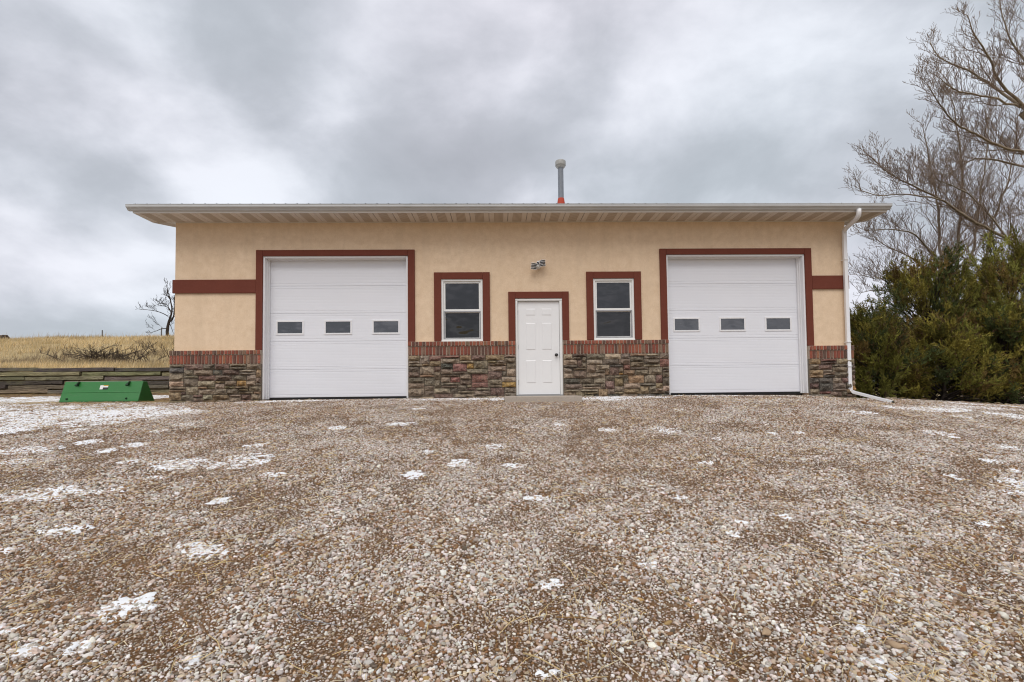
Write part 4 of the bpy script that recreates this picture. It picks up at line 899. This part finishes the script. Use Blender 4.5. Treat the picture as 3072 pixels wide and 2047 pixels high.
# ------------------------------------------------------------------ junipers
def juniper(base, H_, R_, seed, label, nb, tone=0.0, low=False):
    """irregular upright shrub: boughs end in feathery plumes of small scale-leaf slivers"""
    g = np.random.default_rng(seed); bx_, by_, bz_ = base
    V, Cc = [], []
    t = thing('juniper', base, label, 'shrub', 'junipers beside the garage')
    tr = Tree(seed)
    tr.tube(tr.smooth([(bx_, by_, bz_-.1), (bx_+.05, by_, bz_+H_*.4), (bx_-.04, by_+.05, bz_+H_*.75), (bx_, by_, bz_+H_*.9)]), [max(.012, .07*(1-i/13)) for i in range(13)], 6, tr.a)
    ga = 2.39996
    for k_ in range(nb):
        hz = (k_+.5*g.random())/nb; ang = k_*ga+g.normal(0, .35)
        prof = (1-max(0, hz-.25)**1.5/.75**1.5)**.8*.86+.14
        reach = R_*prof*(.55+.60*g.random())
        tip = np.array([bx_+math.cos(ang)*reach, by_+math.sin(ang)*reach, bz_+H_*(.06+.80*hz)+.16*H_*g.random()*(.3+hz)])
        org = np.array([bx_, by_, bz_+max(.05, H_*(.04+.66*hz)-.25*reach)])
        ax = tip-org; ax[2] += .12; bl = np.linalg.norm(ax); ax /= bl
        tr.tube([Vector(org), Vector(org+ax*bl*.5-np.array([0, 0, .04])), Vector(tip)], [.022, .014, .005], 4, tr.a)
        warm = g.random(); bright = (.50+.85*g.random())*(1+tone)
        if warm < .34: pc_ = np.array((.235, .200, .042))
        elif warm < .74: pc_ = np.array((.175, .170, .036))
        elif warm < .90: pc_ = np.array((.095, .118, .040))
        else: pc_ = np.array((.205, .140, .045))
        npl = 5+int(g.integers(0, 4))
        for q_ in range(npl):
            ln = (.30+.34*g.random())*(.8+.2*R_)
            pd = ax*.75+np.array([g.normal(0, .42), g.normal(0, .42), .50+g.normal(0, .25)]); pd /= np.linalg.norm(pd)
            root = org+(tip-org)*(.52+.48*(q_+g.random())/npl)+g.normal(0, .05, 3)
            root[2] = max(root[2], bz_+.03)
            pcol_ = pc_*bright*(.80+.42*g.random())
            ns = 22; tt = g.random(ns)**.85; wid = .22*ln*(1-.80*tt)+.012
            sp0 = root+pd*(tt*ln)[:, None]+g.normal(0, 1, (ns, 3))*wid[:, None]*.55
            dirs = pd+g.normal(0, .40, (ns, 3)); dirs[:, 2] += .12; dirs /= np.linalg.norm(dirs, axis=1)[:, None]
            sl_ = .06+.09*g.random(ns); nl = 9
            uu = np.tile(np.linspace(0, 1, nl), ns); ix = np.repeat(np.arange(ns), nl); m_ = ns*nl
            d_ = dirs[ix]+g.normal(0, .38, (m_, 3)); d_ /= np.linalg.norm(d_, axis=1)[:, None]
            p0 = sp0[ix]+dirs[ix]*(uu*sl_[ix])[:, None]+g.normal(0, .006, (m_, 3))
            le = .032+.045*g.random(m_); sd_ = np.cross(d_, g.normal(0, 1, (m_, 3))); sd_ /= np.linalg.norm(sd_, axis=1)[:, None]
            wd_ = (.0062+.0055*g.random(m_))[:, None]
            q = np.stack([p0-sd_*wd_, p0+sd_*wd_, p0+d_*le[:, None]], 1).reshape(-1, 3); q[:, 2] = np.maximum(q[:, 2], bz_-.05)
            V.append(q)
            spc = 1.08+g.normal(0, .20, ns); cc = pcol_[None]*(spc[ix]*(1+g.normal(0, .12, m_)))[:, None]
            dead = (g.random(ns) < .09)[ix]; cc[dead] = np.array((.13, .085, .045))*(.7+.6*g.random(dead.sum()))[:, None]
            Cc.append(np.repeat(np.clip(cc, .006, .6), 3, 0))
    V = np.concatenate(V); Cc = np.concatenate(Cc)
    link(bpy.data.objects.new('trunk', fast('trunk', np.array([tuple(v) for v in tr.a[0]]), np.array(tr.a[1]), BARKD, smooth=True)), t)
    link(bpy.data.objects.new('crown', fast('crown', V, np.arange(len(V)).reshape(-1, 3), JUNI, Cc)), t)
juniper((9.85, 2.3, -.28), 2.25, 1.15, 1, 'dark juniper next to the downspout corner of the garage', 62, -.22)
juniper((11.9, 2.7, -.39), 3.9, 1.75, 2, 'tall juniper in the middle of the row, behind the low ones', 110)
juniper((13.65, 2.1, -.47), 4.15, 1.95, 3, 'tallest yellow-green juniper at the right edge of the photo', 130, .10)
juniper((10.85, 1.15, -.38), 1.9, 1.05, 4, 'low rounded juniper at the front of the row, second nearest the garage', 58, .02)
juniper((12.3, 1.05, -.42), 2.3, 1.20, 6, 'low bright juniper at the front of the row, right of the rounded one', 70, .08)
juniper((9.45, 1.25, -.27), 1.6, .80, 7, 'small dark juniper behind the downspout end, nearest the garage', 40, -.18)
juniper((15.2, 1.3, -.53), 3.6, 1.6, 5, 'juniper cut by the right edge of the frame', 80, .05)
juniper((9.3, 3.9, -.30), 2.6, .8, 9, 'narrow dark juniper close to the garage side wall, behind the others', 50, -.28)

# ------------------------------------------------------------------ dry grass on the bank and hill
def blades(n_, xr, yr, hmin, hmax, w_, seed, cols_, lean=(.25, 0.0)):
    g = np.random.default_rng(seed); x_ = g.uniform(*xr, n_); y_ = yr[0]+(yr[1]-yr[0])*g.random(n_)**1.25
    k_ = (y_ > 5.62) & ~((x_ > -7.6) & (y_ < 11.5)); den = fbm(x_*.8, y_*.8, 4); k_ &= g.random(n_) < .25+1.3*sm(.32, .55, den)
    x_, y_, den = x_[k_], y_[k_], den[k_]; m_ = x_.size
    z_ = G(x_, y_); h_ = g.uniform(hmin, hmax, m_)*(.55+.9*den); a_ = g.uniform(0, 6.283, m_); ww = w_*(.6+.8*g.random(m_))*(.5+.035*(y_+11))
    dx, dy = np.cos(a_)*ww, np.sin(a_)*ww*.4
    lx = (g.normal(lean[0], .30, m_))*h_; ly = g.normal(lean[1], .25, m_)*h_
    V_ = np.stack([np.stack([x_-dx, y_-dy, z_-.02], -1), np.stack([x_+dx, y_+dy, z_-.02], -1), np.stack([x_+lx, y_+ly, z_+h_], -1)], 1).reshape(-1, 3)
    ci = g.choice(len(cols_), m_); cc = np.array(cols_)[ci]*g.uniform(.75, 1.2, (m_, 1))*(.72+.50*sm(.3, .65, fbm(x_*.5+8, y_*.7, 4)))[:, None]
    bk = (sm(.46, .60, fbm(x_*.75+30, y_*1.1+9, 4))*sm(7.3, 8.6, y_)*(1-sm(11.5, 13.5, y_))*.85)[:, None]; cc = cc*(1-bk)+np.array((.17, .125, .085))*bk
    return V_, np.repeat(cc, 3, 0)
GC = [(.70, .535, .275), (.63, .47, .225), (.76, .63, .40), (.48, .355, .19), (.65, .535, .33)]
bl = [blades(120000, (-46, -7.4), (5.6, 34), .10, .30, .009, 1, GC), blades(16000, (-22, -8), (5.6, 9.5), .10, .28, .009, 2, GC), blades(1600, (-46, -8), (14, 34), .4, .65, .009, 3, [(.50, .36, .17), (.36, .24, .13)])]
Vb = np.concatenate([q[0] for q in bl]); Cb = np.concatenate([q[1] for q in bl])
link(bpy.data.objects.new('dry_grass', fast('dry_grass', Vb, np.arange(len(Vb)).reshape(-1, 3), GRASS, Cb)), None, 'golden dry grass covering the bank and hill behind the timbers', 'grass', None, 'stuff')
# leafless brush on the bank
def brush(x_, y_, h_, n_, seed, label, sp_=1.0):
    t = Tree(seed); z_ = gz(x_, y_)
    for k_ in range(n_):
        a = t.r.uniform(0, 6.28); d = Vector((math.cos(a)*.8*sp_, math.sin(a)*.5*sp_, .55+.5*t.r.random())); b = Vector((x_+t.r.gauss(0, .22*sp_), y_+t.r.gauss(0, .15), z_-.03))
        L_ = h_*(.6+.5*t.r.random()); pts = [b, b+d*L_*.35+Vector((0, 0, .03)), b+d*L_*.7, b+d*L_+Vector((0, 0, -.10*L_))]
        t.tube(pts, [.020, .016, .012, .006], 4, t.a)
        for q in range(6): t.grow(pts[1+q % 3], d.normalized(), L_*.45, .010, 3, 1.0)
    t.finish('brush_shrub', (x_, y_, z_), label, BRUSH, BRUSH, 'shrub', 'leafless brush on the bank')
brush(-15.9, 9.6, .62, 34, 21, 'widest dark leafless brush clump on the bank, above the bucket', 2.6)
brush(-14.0, 9.3, .45, 18, 22, 'low dark brush clump on the bank just right of the widest clump', 1.8)
brush(-12.3, 9.5, .62, 10, 23, 'upright grey brush on the bank nearest the garage corner', 1.2)
brush(-15.0, 11.6, .60, 6, 24, 'thin twiggy brush high on the bank behind the widest clump', .8)
brush(-13.2, 10.6, .60, 7, 25, 'sparse twiggy brush between the low clump and the upright one', .8)
# far fence posts and rock on the crest
for x_, y_, h_, lb in ((-33.2, 32.9, .95, 'left of two far fence posts on the hill crest'), (-28.3, 32.9, 1.2, 'taller far fence post beside the small hill tree')):
    MB().tube([(x_, y_, gz(x_, y_)-.2), (x_, y_, gz(x_, y_)+h_)], [.045, .04], 8).build('fence_post', POST, None, 0, label=lb, cat='post')
bm = bmesh.new(); bmesh.ops.create_icosphere(bm, subdivisions=2, radius=1)
for v_ in bm.verts: v_.co = Vector((v_.co.x*.55, v_.co.y*.4, v_.co.z*.33))*(1+.15*math.sin(v_.co.x*4+v_.co.y*3))
me = bpy.data.meshes.new('field_rock'); bm.to_mesh(me); bm.free(); me.materials.append(BARKD); o = bpy.data.objects.new('field_rock', me); o.location = (-35.7, 26.9, gz(-35.7, 26.9)+.2); link(o, None, 'dark rock in the grass at the far left of the crest', 'rock')
